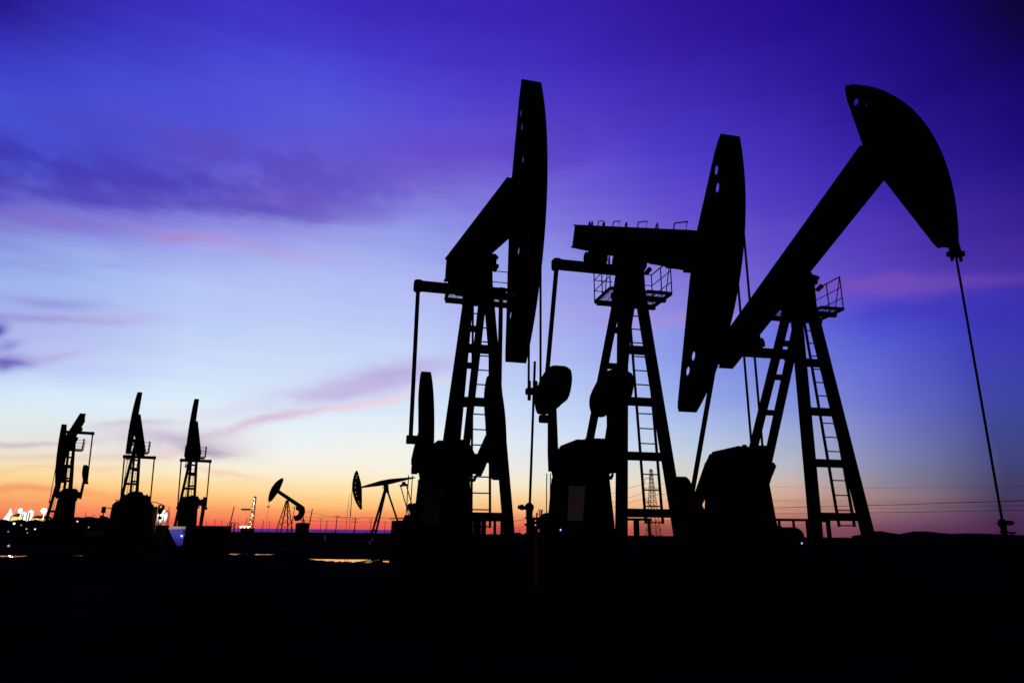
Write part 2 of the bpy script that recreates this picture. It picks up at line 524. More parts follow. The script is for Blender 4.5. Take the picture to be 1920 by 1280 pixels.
    if motor:
        mv, mu, mz = motor
        mo = B().box(mu - 0.35, mu + 0.3, mv - 0.15, mv + 0.15, -0.8, mz - 0.42)
        mo.tube([(mu - 0.4, mv, mz - 0.22), (mu + 0.4, mv, mz - 0.22)], 0.215, 16)
        for k in range(7):
            mo.tube([(mu - 0.3 + k * 0.1, mv, mz - 0.22), (mu - 0.275 + k * 0.1, mv, mz - 0.22)], 0.235, 16)
        mt = mo.build('motor', 'dark', root)
        MB(S, off).sphere((mu + 0.44, mv + 0.1, mz - 0.36), 0.02).build('indicator_light', 'led', mt)
    return root

def wellhead(label, x, y, top, arm=-1):
    r = empty('wellhead', (x, y, GZ))
    tag(r, label, 'wellhead', 'wellheads in front of the near pump jacks')
    o = (0, 0, -GZ)
    t = top
    MB(1, o).lathe((0, 0, 0), [(0.14, GZ), (0.14, GZ + 0.12), (0.075, GZ + 0.13), (0.075, t - 0.62), (0.1, t - 0.6), (0.1, t - 0.44), (0.055, t - 0.43), (0.055, t - 0.30), (0.09, t - 0.295), (0.09, t - 0.27), (0.05, t - 0.265), (0.05, t - 0.19), (0.085, t - 0.185), (0.085, t - 0.165), (0.06, t - 0.16), (0.06, t - 0.02), (0.075, t), (0.075, t + 0.05), (0.03, t + 0.09)]).build('casing_head', 'dark', r, True)
    MB(1, o).tube([(0.0, 0, t), (arm * 0.08, 0, t), (arm * 0.2, -0.02, t + 0.015)], 0.035, 10).tube([(arm * 0.1, 0, t + 0.01), (arm * 0.16, 0, t + 0.01)], 0.05, 10).tube([(0, 0, t), (-arm * 0.075, 0, t - 0.02)], 0.05, 10).build('stuffing_box_valve', 'dark', r)
    MB(1, o).tube([(-0.02, 0.0, t - 0.175), (0.26, 0.05, t - 0.18)], 0.018, 8).build('bleed_pipe', 'dark', r)
    MB(1, o).tube([(0.03, 0.02, t - 0.26), (0.36, 0.3, t - 0.22), (0.5, 0.5, t - 0.22), (0.5, 0.5, GZ)], 0.025, 8).build('flow_line', 'dark', r)
    w = MB(1, o)
    ring = [(arm * -0.16, 0.09 * math.cos(k * math.pi / 6), t - 0.5 + 0.09 * math.sin(k * math.pi / 6)) for k in range(13)]
    w.tube(ring, 0.012, 6).tube([(0, 0, t - 0.5), (arm * -0.16, 0, t - 0.5)], 0.02, 8)
    w.build('handwheel', 'dark', r)
    return r

NEAR = 'large pump jacks in the foreground row'
FARL = 'distant pump jacks standing at the left'
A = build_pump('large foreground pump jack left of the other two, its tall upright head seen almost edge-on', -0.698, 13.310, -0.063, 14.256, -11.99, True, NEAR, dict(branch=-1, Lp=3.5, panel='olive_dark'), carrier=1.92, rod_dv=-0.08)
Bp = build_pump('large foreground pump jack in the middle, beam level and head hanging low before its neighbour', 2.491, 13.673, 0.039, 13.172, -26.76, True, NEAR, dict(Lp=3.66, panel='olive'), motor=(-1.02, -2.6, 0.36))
Cp = build_pump('large foreground pump jack furthest right, beam tilted steeply up with broad curved head side-on', 6.470, 14.566, 0.026, 11.360, 19.81, True, NEAR, over=dict(Lp=3.78), carrier=4.44, motor=(0.95, -2.9, 0.12))
build_pump('far pump jack beside the bright floodlights, its beam tail up and its head down', -32.21, 50.57, 0.748, 24.70, -27.85, False, FARL, dict(hv0=-0.2, hv1=0.085))
build_pump('far pump jack rising directly behind the dark truck with its head raised', -27.08, 50.08, 0.542, 22.02, 14.25, False, FARL, dict(hv0=-0.2, hv1=0.085))
build_pump('far pump jack behind the blue tarpaulin skip, thin head raised, both pitman arms showing', -23.17, 50.65, 0.286, 19.86, 12.02, False, FARL, dict(hv0=-0.2, hv1=0.085))
build_pump('small far pump jack side-on with near level tapered beam, left of the foreground row', -15.1, 85.0, -0.3, -61.0, -12.2, False, None,
           dict(uf=1.5, ur=-2.9, bw=0.85, rw=0.3, single_rear=True, taper=True, ug=2.75, zg=1.35, Lp=3.75, lw=1.35))

def on_ground(root, u, v):
    m = Matrix.Rotation(root.rotation_euler.z, 4, 'Z')
    return root.location + m @ Vector((u * S, v * S, 0))
p = on_ground(A, 4.154, -0.08)
wellhead('wellhead with stubby valve, left one, under the tallest upright pump head', p.x, p.y, 0.40)
p = on_ground(Bp, 4.154, 0.0)
wellhead('wellhead under the middle foreground pump jack, close to its neighbour\'s gearbox', p.x, p.y, 0.35)
p = on_ground(Cp, 4.154, 0.0)
wellhead('wellhead at the far right edge under the long slanting polished rod', p.x, p.y, 0.24, 1)

# the bent-tail unit far away, seen side-on
def bent_pump():
    d = 172.0
    k = 1.33
    root = empty('pump_jack', (X(537, d), d, GZ), R(-15 + 180))
    tag(root, 'small far pump jack side-on with lattice tower, perforated head and hooked drooping tail', 'pump jack')
    o = (0, 0, -GZ)
    Zp, th = 5.2, R(29)
    c, s_ = math.cos(th), math.sin(th)
    def fr(b, n, v): return (c * b - s_ * n, v, Zp + s_ * b + c * n)
    t = MB(k, o)
    def lg(a, b, q): return (a * (0.12 + 1.25 * q), b * (0.12 + 0.75 * q), Zp - 0.1 - 6.3 * q)
    for a in (-1, 1):
        for b in (-1, 1):
            MB(k, o).bar(lg(a, b, 0), lg(a, b, 1), 0.15).build('tower_leg', 'steel', root)
    qs = [0.1, 0.28, 0.46, 0.64, 0.82]
    for i, q in enumerate(qs):
        for a, b, a2, b2 in ((-1, -1, 1, -1), (1, -1, 1, 1), (1, 1, -1, 1), (-1, 1, -1, -1)):
            t.bar(lg(a, b, q), lg(a2, b2, q), 0.07)
            if i < 4:
                t.bar(lg(a, b, q), lg(a2, b2, qs[i + 1]), 0.05)
    t.build('tower_bracing', 'steel', root)
    P = [(-3.3, 0.0), (-3.3, 0.62), (2.9, 0.55), (2.9, 0.05)]
    MB(k, o).loft([fr(b, n, -0.25) for b, n in P], [fr(b, n, 0.25) for b, n in P]).build('walking_beam', 'steel', root)
    Q = [(-3.1, 0.62), (-3.75, 0.55), (-4.35, -0.1), (-4.5, -0.9), (-4.3, -1.7), (-3.8, -2.2), (-3.3, -2.1), (-2.95, -1.6), (-3.4, -1.35), (-3.6, -0.9), (-3.4, -0.45), (-2.7, -0.55), (-2.4, -0.1), (-2.6, 0.05)]
    MB(k, o).loft([fr(b, n, -0.28) for b, n in Q], [fr(b, n, 0.28) for b, n in Q]).build('tail_weight', 'dark', root)
    h = MB(k, o)
    Rr = 3.9
    Aa = [(Rr * math.cos(R(38 - 76 * i / 20)), Rr * math.sin(R(38 - 76 * i / 20)) + 0.3) for i in range(21)]
    Ab = [((Rr + .05) * math.cos(R(38 - 76 * i / 20)), (Rr + .05) * math.sin(R(38 - 76 * i / 20)) + 0.3) for i in range(21)]
    for i in range(20):
        h.loft([fr(*Aa[i], -0.3), fr(*Aa[i + 1], -0.3), fr(*Ab[i + 1], -0.3), fr(*Ab[i], -0.3)], [fr(*Aa[i], 0.3), fr(*Aa[i + 1], 0.3), fr(*Ab[i + 1], 0.3), fr(*Ab[i], 0.3)])
    hd = h.build('horse_head', 'steel', root)
    for v0, v1 in ((-0.25, -0.21), (0.21, 0.25)):
        bm = bmesh.new()
        pts = Aa + [(2.85, -1.75), (2.55, 0.05), (2.55, 0.6), (2.85, 2.35)]
        def loop(ps):
            vs = [bm.verts.new((b, 0, n)) for b, n in ps]
            return [bm.edges.new((vs[i], vs[(i + 1) % len(vs)])) for i in range(len(vs))]
        es = loop(pts)
        for i in range(11):
            a = R(24 - 48 * i / 10)
            cx, cy = (Rr - 0.42) * math.cos(a), (Rr - 0.42) * math.sin(a) + 0.3
            es += loop([(cx + 0.115 * math.cos(q * math.pi / 4), cy + 0.115 * math.sin(q * math.pi / 4)) for q in range(8)])
        bmesh.ops.triangle_fill(bm, use_beauty=True, use_dissolve=False, edges=es)
        ext = bmesh.ops.extrude_face_region(bm, geom=bm.faces[:])
        for e in ext['geom']:
            if isinstance(e, bmesh.types.BMVert):
                e.co.y = 1
        for v in bm.verts:
            v.co = Vector(fr(v.co.x, v.co.z, v1 if v.co.y > 0.5 else v0)) * k + Vector(o)
        bmesh.ops.recalc_face_normals(bm, faces=bm.faces)
        from_bm(bm, 'cheek_plate', 'steel', hd)
    low = fr(Aa[-1][0], Aa[-1][1], 0)
    MB(k, o).tube([low, (low[0] + 0.1, 0, low[2] - 1.0), (low[0] + 0.15, 0, -0.6)], 0.025, 6).build('polished_rod', 'cable', root)
    MB(k, o).bar((low[0] + 0.08, -0.25, low[2] - 0.9), (low[0] + 0.08, 0.25, low[2] - 0.9), 0.2).build('carrier_bar', 'dark', root)
    MB(k, o).lathe((-3.6, 0, -1.2), [(1.15, 0), (1.2, 1.2), (1.25, 2.1), (1.0, 2.3), (0.4, 2.35)]).build('crank_guard', 'dark', root)
    MB(k, o).bar(fr(-3.9, -0.6, 0.35), (-3.9, 0.35, 0.9), 0.09).build('pitman_arm', 'steel', root)
    MB(k, o).bar(fr(-3.9, -0.6, -0.35), (-3.9, -0.35, 0.9), 0.09).build('pitman_arm', 'steel', root)
    MB(k, o).bar((-4.4, 0.8, -1.2), (-4.1, 0.8, 1.9), 0.12).build('guard_post', 'steel', root)
    MB(k, o).box(-4.9, 1.8, -1.1, 1.1, -1.3, -1.05).build('skid_frame', 'steel', root)
bent_pump()

# ------------------------------------------------------------------ ground, road, water, hills
def noise2(x, y):
    return math.sin(x * 1.7 + 1.3 * math.sin(y * 0.9)) * 0.5 + math.sin(y * 2.3 + 1.1 * math.sin(x * 1.3 + 2)) * 0.5
def grid(name, xs, ys, zf, m):
    me = MB()
    nx = len(xs)
    me.v = [Vector((x, y, zf(x, y))) for y in ys for x in xs]
    me.f = [(j * nx + i, j * nx + i + 1, (j + 1) * nx + i + 1, (j + 1) * nx + i) for j in range(len(ys) - 1) for i in range(nx - 1)]
    return me.build(name, m, None, True)
def gz(x, y):
    z = GZ
    if y > 380:
        z -= min(70.0, (y - 380) * 0.11)
    if 1 < y < 30:
        z += 0.03 * noise2(x * 0.8, y * 0.8) - 0.03
    return z
xs = sorted(set([-16000, -6000, -2500, -1000, -400, -200, -120] + list(range(-80, 81, 4)) + [120, 200, 400, 1000, 2500, 6000, 16000]))
ys = [-300, -80, -30, -12, -4] + list(range(0, 44, 2)) + [46, 52, 60, 70, 90, 130, 200, 300, 380, 480, 700, 1000, 2000, 6000, 16000]
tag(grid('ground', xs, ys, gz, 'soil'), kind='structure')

def bank():
    D_ = 140.0
    xs2 = [X(p_, D_) for p_ in range(-260, 236, 8)]
    prof = [(112, 0.0), (122, 0.45), (132, 0.8), (D_, 1.0), (170, 0.95), (190, 0.4), (215, 0.0)]
    me = MB()
    for j, (yy, f) in enumerate(prof):
        for x in xs2:
            px = x / D_ * 1335 + 960
            up = 12.0 if px < 88 else 12.0 + 7.0 * min(1, (px - 88) / 26.0)
            top = up / 1385.0 * D_ - GZ
            if px > 205:
                top *= max(0.0, 1 - (px - 205) / 26.0)
            me.v.append(Vector((x * yy / D_, yy, GZ - 0.05 + f * (top + 0.22 * noise2(x * 1.1, yy) + 0.14 * noise2(x * 3.1 + 2, yy * 0.7)))))
    n = len(xs2)
    me.f = [(j * n + i, j * n + i + 1, (j + 1) * n + i + 1, (j + 1) * n + i) for j in range(len(prof) - 1) for i in range(n - 1)]
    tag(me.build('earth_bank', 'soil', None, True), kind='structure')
bank()
rd = MB()
pts = [(-90, 63.5), (-60, 61.5), (-40, 60.2), (-25, 59.6), (-10, 59.6), (-4, 62.5), (0, 68), (2, 80), (4, 110)]
rd.v = [Vector((x, yy + w, GZ + 0.012)) for x, yy in pts for w in (-1.7, 1.7)]
rd.f = [(2 * i, 2 * i + 2, 2 * i + 3, 2 * i + 1) for i in range(len(pts) - 1)]
tag(rd.build('road', 'asphalt'), kind='structure')

def puddle(px0, px1, far, near0, near1, jag=0.3, seed=1):
    """a shallow pool: a fairly straight far bank, a ragged near bank"""
    rnd = random.Random(seed)
    n = 26
    nr, fr_ = [], []
    for i in range(n + 1):
        t = i / n
        dn = near0 + (near1 - near0) * t
        e = min(1.0, 6 * t, 6 * (1 - t)) ** 0.6
        b = far + 0.25 * jag * (rnd.random() - 0.5)
        a = b - max(0.02, (far - dn) * e * (1 - jag * rnd.random()))
        px = px0 + (px1 - px0) * t
        nr.append(Vector((X(px, (a + b) / 2), a, GZ + 0.016)))
        fr_.append(Vector((X(px, (a + b) / 2), b, GZ + 0.016)))
    m = MB()
    m.v = nr + fr_
    m.f = [(i, i + 1, n + 1 + i + 1, n + 1 + i) for i in range(n)]
    tag(m.build('puddle', 'water'), kind='structure')
puddle(588, 699, 40.4, 39.6, 35.4, 0.35, 2)
puddle(701, 703, 40.0, 36.0, 36.0, 0.2, 12)
puddle(706, 716, 40.2, 35.6, 36.4, 0.3, 3)
puddle(725, 744, 39.0, 38.0, 36.0, 0.5, 4)
puddle(14, 66, 41.0, 40.0, 38.2, 0.8, 5)
puddle(131, 145, 40.4, 39.6, 39.0, 0.9, 6)
puddle(153, 170, 42.2, 39.2, 41.8, 0.5, 7)
puddle(415, 432, 48.6, 47.8, 47.6, 0.8, 8)
puddle(440, 467, 47.6, 46.6, 44.8, 0.8, 10)
puddle(488, 522, 47.4, 45.6, 46.6, 0.6, 9)

def hills():
    d = 2600.0
    P = [(1600, 1004), (1622, 1001), (1640, 995.5), (1656, 995), (1672, 998), (1690, 1000.5), (1704, 998), (1716, 995.5), (1742, 995.5), (1768, 998.5), (1790, 1000), (1815, 999), (1850, 999.5), (1880, 1001), (1920, 1002.5), (1990, 1004), (2060, 1004.5)]
    m = MB()
    for j, (dd, f) in enumerate(((d - 320, -0.25), (d - 120, 0.7), (d, 1.0), (d + 200, 0.6), (d + 500, -0.3))):
        for px, py in P:
            h = H(px, py, d)
            base = -70.0
            m.v.append(Vector((X(px, dd), dd, base + (h - base) * max(0, f) + (8 * f if f < 1 else 0))))
    n = len(P)
    m.f = [(j * n + i, j * n + i + 1, (j + 1) * n + i + 1, (j + 1) * n + i) for j in range(4) for i in range(n - 1)]
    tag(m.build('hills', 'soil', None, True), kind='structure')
hills()

def scrub():
    rnd = random.Random(11)
    m = MB()
    for i in range(520):
        d = rnd.uniform(130, 370)
        px = rnd.uniform(-60, 2000)
        x = X(px, d)
        h = rnd.uniform(0.25, 0.9) * (1.7 if rnd.random() < 0.12 else 1)
        for k in range(26):
            a = rnd.uniform(0, 6.28)
            r = rnd.uniform(0, 1.0) * h * 1.1
            cx, cy, cz = x + r * math.cos(a), d + r * math.sin(a), GZ + h * rnd.uniform(0, 1) * (1.25 - r / (h * 1.6))
            q = h * 0.22
            m.add([(cx + rnd.uniform(-q, q), cy + rnd.uniform(-q, q), cz + rnd.uniform(-q, q)) for _ in range(3)], [(0, 1, 2)])
    tag(m.build('scrub', 'scrub'), kind='stuff')
scrub()

# ------------------------------------------------------------------ poles, pylons, wires
def pole(px, ytop, d, label, lean=0.0, arms=0, r=0.13):
    x = X(px, d)
    z0 = gz(x, d)
    h = H(px, ytop, d) - z0
    o = empty('power_pole', (x, d, z0))
    tag(o, label, 'power pole', 'power poles along the horizon')
    MB().tube([(0, 0, -0.2), (lean * h, 0, h)], r, 8, r * 0.6).build('pole', 'wood', o)
    for a in range(arms):
        z = h - 0.5 - a * 1.1
        w = 1.1 if a == 0 else 0.8
        arm = MB().bar((lean * z - w, 0, z), (lean * z + w, 0, z), 0.12).build('cross_arm', 'wood', o)
        for k in (-0.9, 0.0, 0.9):
            MB().lathe((lean * z + w * k, 0, z + 0.06), [(0.05, 0), (0.09, 0.08), (0.09, 0.2), (0.04, 0.26)], 8).build('insulator', 'lattice', arm)
    return o
POLES = [(405, 973, 420, 0.02, 0, 'thin pole behind the dark tank roof, left of the leaning one'),
         (431, 948, 150, 0.13, 0, 'tall dark pole leaning right beside the dark tank\'s ladder hoops'),
         (441, 972, 400, 0.0, 0, 'short faint pole just right of the leaning pole by the tank'),
         (464, 969, 380, 0.03, 0, 'thin pole immediately left of the lit drilling mast'),
         (495, 974, 330, 0.05, 0, 'thin leaning pole below the perforated head of the lattice-tower pump'),
         (508, 977, 480, 0.0, 1, 'faint pole with one cross arm, just left of the lattice-tower pump'),
         (549, 948, 300, 0.06, 1, 'tall pole with cross arm standing behind the hooked tail of the lattice-tower pump'),
         (580, 953, 160, 0.12, 0, 'tall dark pole leaning right beside the hooked-tail pump'),
         (604, 971, 420, 0.0, 1, 'faint pole midway between the hooked-tail pump and the cross-armed pole'),
         (615, 975, 360, 0.03, 0, 'thin bare pole right beside the white marker post'),
         (633, 965, 260, 0.02, 1, 'dark straight pole with one cross arm, left of the thin tall mast'),
         (668, 969, 240, 0.02, 2, 'dark pole with two cross arms just right of the thin tall mast'),
         (698, 972, 380, 0.0, 2, 'faint pole with two cross arms behind the tapered-beam pump\'s legs'),
         (725, 978, 420, 0.0, 1, 'small faint pole right of the tapered-beam pump\'s front legs'),
         (13, 934, 240, 0.33, 0, 'leaning bare pole at the far left above the white tent'),
         (160, 958, 420, 0.0, 0, 'thin pole between the floodlit pump jack and the truck'),
         (176, 964, 460, 0.0, 1, 'small cross-armed pole just left of the truck mirrors'),
         (390, 977, 480, 0.0, 0, 'faint pole on the skyline right of the third far pump jack'),
         (418, 976, 470, 0.0, 1, 'faint cross-armed pole on the skyline above the dark tank'),
         (961, 981, 420, 0.0, 0, 'faint short pole right of the leftmost big pump\'s front leg'),
         (978, 988, 480, 0.0, 0, 'tiny pole on the skyline just left of the left wellhead')]
for px, yt, d, ln, ar, lb in POLES:
    pole(px, yt, d, lb, ln, ar, 0.16 if d < 200 else 0.2)
zm = gz(0, 420)
o = empty('guyed_mast', (X(651, 420), 420, zm))
tag(o, 'very thin tall bare mast on the skyline below the tapered-beam pump\'s head', 'mast')
hm = H(651, 925, 420) - zm
MB().tube([(0, 0, 0), (0.04 * hm, 0, hm)], 0.16, 6, 0.08).build('mast', 'lattice', o)
for sx in (-1, 1):
    MB().tube([(0.04 * hm * 0.8, 0, hm * 0.8), (sx * 5, 2, 0)], 0.03, 5).build('guy_wire', 'cable', o)

def pylon(x, y, h, base_z, label):
    o = empty('pylon', (x, y, base_z), R(20))
    tag(o, label, 'pylon', 'lattice pylons of the power line')
    def lg(a, b, q):
        w = 2.0 * (1 - q) ** 1.15 + 0.42
        return (a * w, b * w * 0.8, h * q)
    m = MB()
    for a in (-1, 1):
        for b in (-1, 1):
            for q in range(10):
                m.bar(lg(a, b, q / 10), lg(a, b, (q + 1) / 10), 0.17)
    qs = [0, .1, .19, .27, .34, .41, .48, .55, .62, .69, .76, .82, .88, .94, 1]
    for i in range(len(qs) - 1):
        for (a, b, a2, b2) in ((-1, -1, 1, -1), (1, -1, 1, 1), (1, 1, -1, 1), (-1, 1, -1, -1)):
            m.bar(lg(a, b, qs[i]), lg(a2, b2, qs[i + 1]), 0.09)
            m.bar(lg(a2, b2, qs[i]), lg(a, b, qs[i + 1]), 0.09)
    m.build('lattice_body', 'lattice', o)
    tips = []
    for q, w0, w1 in ((0.85, -3.2, 0.0), (0.70, -4.2, 4.2)):
        z = h * q
        a = MB()
        for w in (w0, w1):
            if w:
                a.bar((0, 0, z + 1.0), (w, 0, z), 0.12).bar((0, 0.3, z), (w, 0, z), 0.12).bar((0, -0.3, z), (w, 0, z), 0.12)
                tips.append((w, z - 1.9))
        arm = a.build('cross_arm', 'lattice', o)
        for w in (w0, w1):
            if w:
                MB().tube([(w, 0, z), (w, 0, z - 1.9)], 0.09, 6).build('insulator_string', 'lattice', arm)
    m2 = MB()
    z = h * 0.5
    m2.bar((-4.2, 0, z), (0, 0, z), 0.18)
    m2.bar((-3, 0, z), (0, 0, z - 2.2), 0.12).bar((-1.8, 0, z), (0, 0, z - 2.4), 0.1)
    for k in range(5):
        m2.tube([(-4.1 + k * 0.85, 0, z), (-4.1 + k * 0.85, 0, z + 1.3)], 0.13, 6)
    m2.build('switch_arm', 'lattice', o)
    return o, tips
D0 = 290.0
hp = H(1222, 876, D0) - GZ
py0, tips = pylon(X(1229, D0), D0, hp, GZ, 'lattice pylon seen through the ladder of the middle pump jack')
py1, _ = pylon(X(708, 720), 720, hp, gz(0, 720), 'far lattice pylon on the skyline behind the tapered-beam pump')
py2, _ = pylon(X(2600, 215), 215, hp, GZ, 'lattice pylon beyond the right side of the far right wellhead')
def wire(a, b, sag, label, r=0.05):
    a, b = Vector(a), Vector(b)
    pts = []
    for i in range(25):
        t = i / 24
        p_ = a.lerp(b, t)
        p_.z -= 4 * sag * t * (1 - t)
        pts.append(p_)
    w = MB().tube(pts, r, 5).build('power_line', 'cable')
    tag(w, label, 'wire', 'overhead power lines')
def tip(o, t):
    w, z = t
    a = o.rotation_euler.z
    return (o.location.x + w * math.cos(a), o.location.y + w * math.sin(a), o.location.z + z)
names = ['upper left', 'outer left', 'outer right']
for i, t in enumerate(tips):
    wire(tip(py0, t), tip(py2, t), 3.0 + i, 'wire running right from the %s arm of the near pylon' % names[i], 0.03)
    wire(tip(py0, t), tip(py1, t), 5.0, 'wire running left from the %s arm of the near pylon' % names[i], 0.06)
for i, (y0, y1, d0, d1) in enumerate(((946, 934.5, 230, 120), (957, 955.5, 230, 150), (952, 947, 260, 180), (936, 935, 320, 320))):
    lb = ['thickest dark overhead wire crossing low right sky behind the right tower', 'lowest overhead wire crossing the sky right of the right tower', 'thin overhead wire between two thicker ones low at the right', 'faint level overhead wire above the thicker pair at the right'][i]
    wire((X(1240, d0), d0, H(1240, y0 + 8 - i * 2, d0)), (X(2150, d1), d1, H(2150, y1 - 5, d1)), 0.4, lb, (0.06, 0.05, 0.03, 0.02)[i])
for i, (x0, y0, x1, y1, d) in enumerate(((549, 952, 668, 974, 300), (549, 968, 860, 967, 320), (633, 968, 1010, 975, 280), (545, 974, 800, 976, 260))):
    wire((X(x0, d), d, H(x0, y0, d)), (X(x1, d), d, H(x1, y1, d)), 0.5, ['wire dropping from the pole behind the hooked-tail pump', 'long wire above the skyline behind the tapered-beam pump\'s legs', 'wire from the single-cross-arm pole passing behind the left big pump', 'lowest wire over the purple skyline band between the two small pumps'][i], 0.05)

# ------------------------------------------------------------------ fences and small plant near the pumps
def fence(px0, px1, d, ytop, posts, meshes, label, boards=()):
    o = empty('guard_fence', (X((px0 + px1) / 2, d), d, GZ))
    tag(o, label, 'fence', 'pipe guard fences behind the near pump jacks')
    xc = X((px0 + px1) / 2, d)
    zt = H((px0 + px1) / 2, ytop, d) - GZ
    MB().bar((X(px0, d) - xc, 0, zt), (X(px1, d) - xc, 0, zt), 0.07, 0.08).build('top_rail', 'steel', o)
    for p_ in posts:
        MB().tube([(X(p_, d) - xc, 0, 0), (X(p_, d) - xc, 0, zt)], 0.045, 8).build('post', 'steel', o)
    for a, b in boards:
        MB().box(X(a, d) - xc, X(b, d) - xc, 0.06, 0.10, 1.2, zt).build('sign_board', 'steel', o)
    for a, b in meshes:
        xa, xb = X(a, d) - xc, X(b, d) - xc
        m = MB()
        n = int((xb - xa + zt) / 0.085)
        for k in range(n):
            s0 = xa - zt + k * 0.085
            for sg in (1, -1):
                t0, t1 = max(0.0, xa - s0), min(zt, xb - s0)
                if t1 > t0:
                    z0, z1 = (t0, t1) if sg == 1 else (zt - t0, zt - t1)
                    m.bar((s0 + t0, 0.03 * sg, z0), (s0 + t1, 0.03 * sg, z1), 0.008)
        m.build('wire_mesh', 'cable', o)
fence(874, 962, 23.0, 974, (878, 893, 897, 908, 912, 931, 944, 958), ((911, 960),), 'pipe fence with wire mesh below the leftmost big pump\'s tower', ((884, 890), (899, 905)))
fence(1158, 1226, 23.0, 973, (1172, 1176, 1194, 1199, 1221), ((1199, 1300),), 'pipe fence with mesh visible under the middle big pump\'s ladder', ((1168, 1176), (1196, 1203)))
fence(1274, 1330, 24.0, 975, (1294, 1316), (), 'short pipe fence between the middle and right big pumps')
fence(1446, 1524, 23.0, 974, (1466, 1493, 1518), (), 'pipe fence running left from the right big pump\'s front legs')
fence(1522, 1562, 25.0, 976, (1556, 1560), (), 'short pipe fence seen between the right big pump\'s legs', ((1526, 1540),))
fence(776, 792, 26.0, 968, (783, 790), (), 'short pipe fence joining the dark equipment cabin to the left big pump')

def cabin():
    d = 46.0
    x0, x1, zt = X(736, d), X(785, d), H(760, 973, d)
    o = empty('equipment_cabin', ((x0 + x1) / 2, d, GZ), math.atan((960 - 760) / 1335.0))
    tag(o, 'dark low equipment cabin left of the leftmost big pump, rail along its roof', 'cabin')
    w = (x1 - x0) / 2
    h = zt - GZ
    MB().loft([(-w, 0, 0), (w, 0, 0), (w, 2.4, 0), (-w, 2.4, 0)], [(-w + 0.04, 0, h - 0.1), (w, 0, h), (w, 2.4, h), (-w + 0.04, 2.4, h - 0.1)]).build('cabin_body', 'steel', o)
    MB().bar((-w - 0.1, -0.05, h + 0.02), (w + 0.25, -0.05, h + 0.13), 0.08, 0.06).build('roof_rail', 'steel', o)
    MB().box(-0.35, 0.35, -0.02, -0.005, 0.2, h - 0.4).build('door', 'dark', o)
    for k in range(4):
        MB().tube([(w * 0.2 + k * 0.13, 0.3, h - 0.05), (w * 0.2 + k * 0.13, 0.3, h + 0.25 - 0.06 * k)], 0.03, 6).build('vent_pipe', 'steel', o)
cabin()

def manifold():
    d = 20.0
    o = empty('valve_manifold', (X(1016, d), d, GZ))
    tag(o, 'cluster of upright pipes and valve handles right of the left wellhead', 'pipework')
    z = lambda y: H(1016, y, d) - GZ
    xx = lambda p_: X(p_, d) - X(1016, d)
    MB().tube([(xx(1000), 0, z(973)), (xx(1034), 0, z(969))], 0.035, 8).build('header_pipe', 'dark', o)
    for p_, t in ((1003, 975), (1010, 960), (1033, 972)):
        MB().tube([(xx(p_), 0, 0), (xx(p_), 0, z(t))], 0.022 if p_ == 1010 else 0.045, 8).build('riser', 'dark', o)
    MB().loft([(xx(1012), -0.12, 0), (xx(1025), -0.12, 0), (xx(1025), 0.12, 0), (xx(1012), 0.12, 0)], [(xx(1015), -0.06, z(966)), (xx(1021), -0.06, z(966)), (xx(1021), 0.06, z(966)), (xx(1015), 0.06, z(966))]).build('valve_body', 'dark', o)
    for a, b in ((1015, 1014), (1018, 1017.5), (1018, 1020.5)):
        MB().bar((xx(a), 0, z(966)), (xx(b), 0, z(954)), 0.03).build('valve_lever', 'dark', o)
    MB().box(xx(1023), xx(1029), -0.1, 0.1, 0, z(988)).build('valve_box', 'dark', o)
manifold()
o = empty('upright_pipe', (X(1009, 19.0), 19.0, GZ))
tag(o, 'short rusty orange upright pipe beside the valve cluster near the left wellhead', 'pipe')
MB().lathe((0, 0, 0), [(0.05, 0), (0.05, H(1009, 986, 19) - GZ), (0.043, H(1009, 986, 19) - GZ + 0.01)], 12).build('pipe_body', 'orange', o)
MB().lathe((0, 0, 0), [(0.075, 0.02), (0.075, 0.09)], 12).build('flange', 'orange', o)

def hut():
    d = 130.0
    o = empty('round_roofed_hut', (X(974, d), d, GZ))
    tag(o, 'low hut with curved green roof on the skyline by the left wellhead', 'hut')
    h = H(974, 997.5, d) - GZ
    w = 1.4
    P = [(w * math.cos(k * math.pi / 12), h * math.sin(k * math.pi / 12)) for k in range(13)]
    MB().loft([(a, 0, z) for a, z in P], [(a, 5, z) for a, z in P]).build('curved_roof', 'green', o)
    MB().box(-0.4, 0.4, -0.04, -0.005, 0, 1.0).build('door', 'dark', o)
hut()

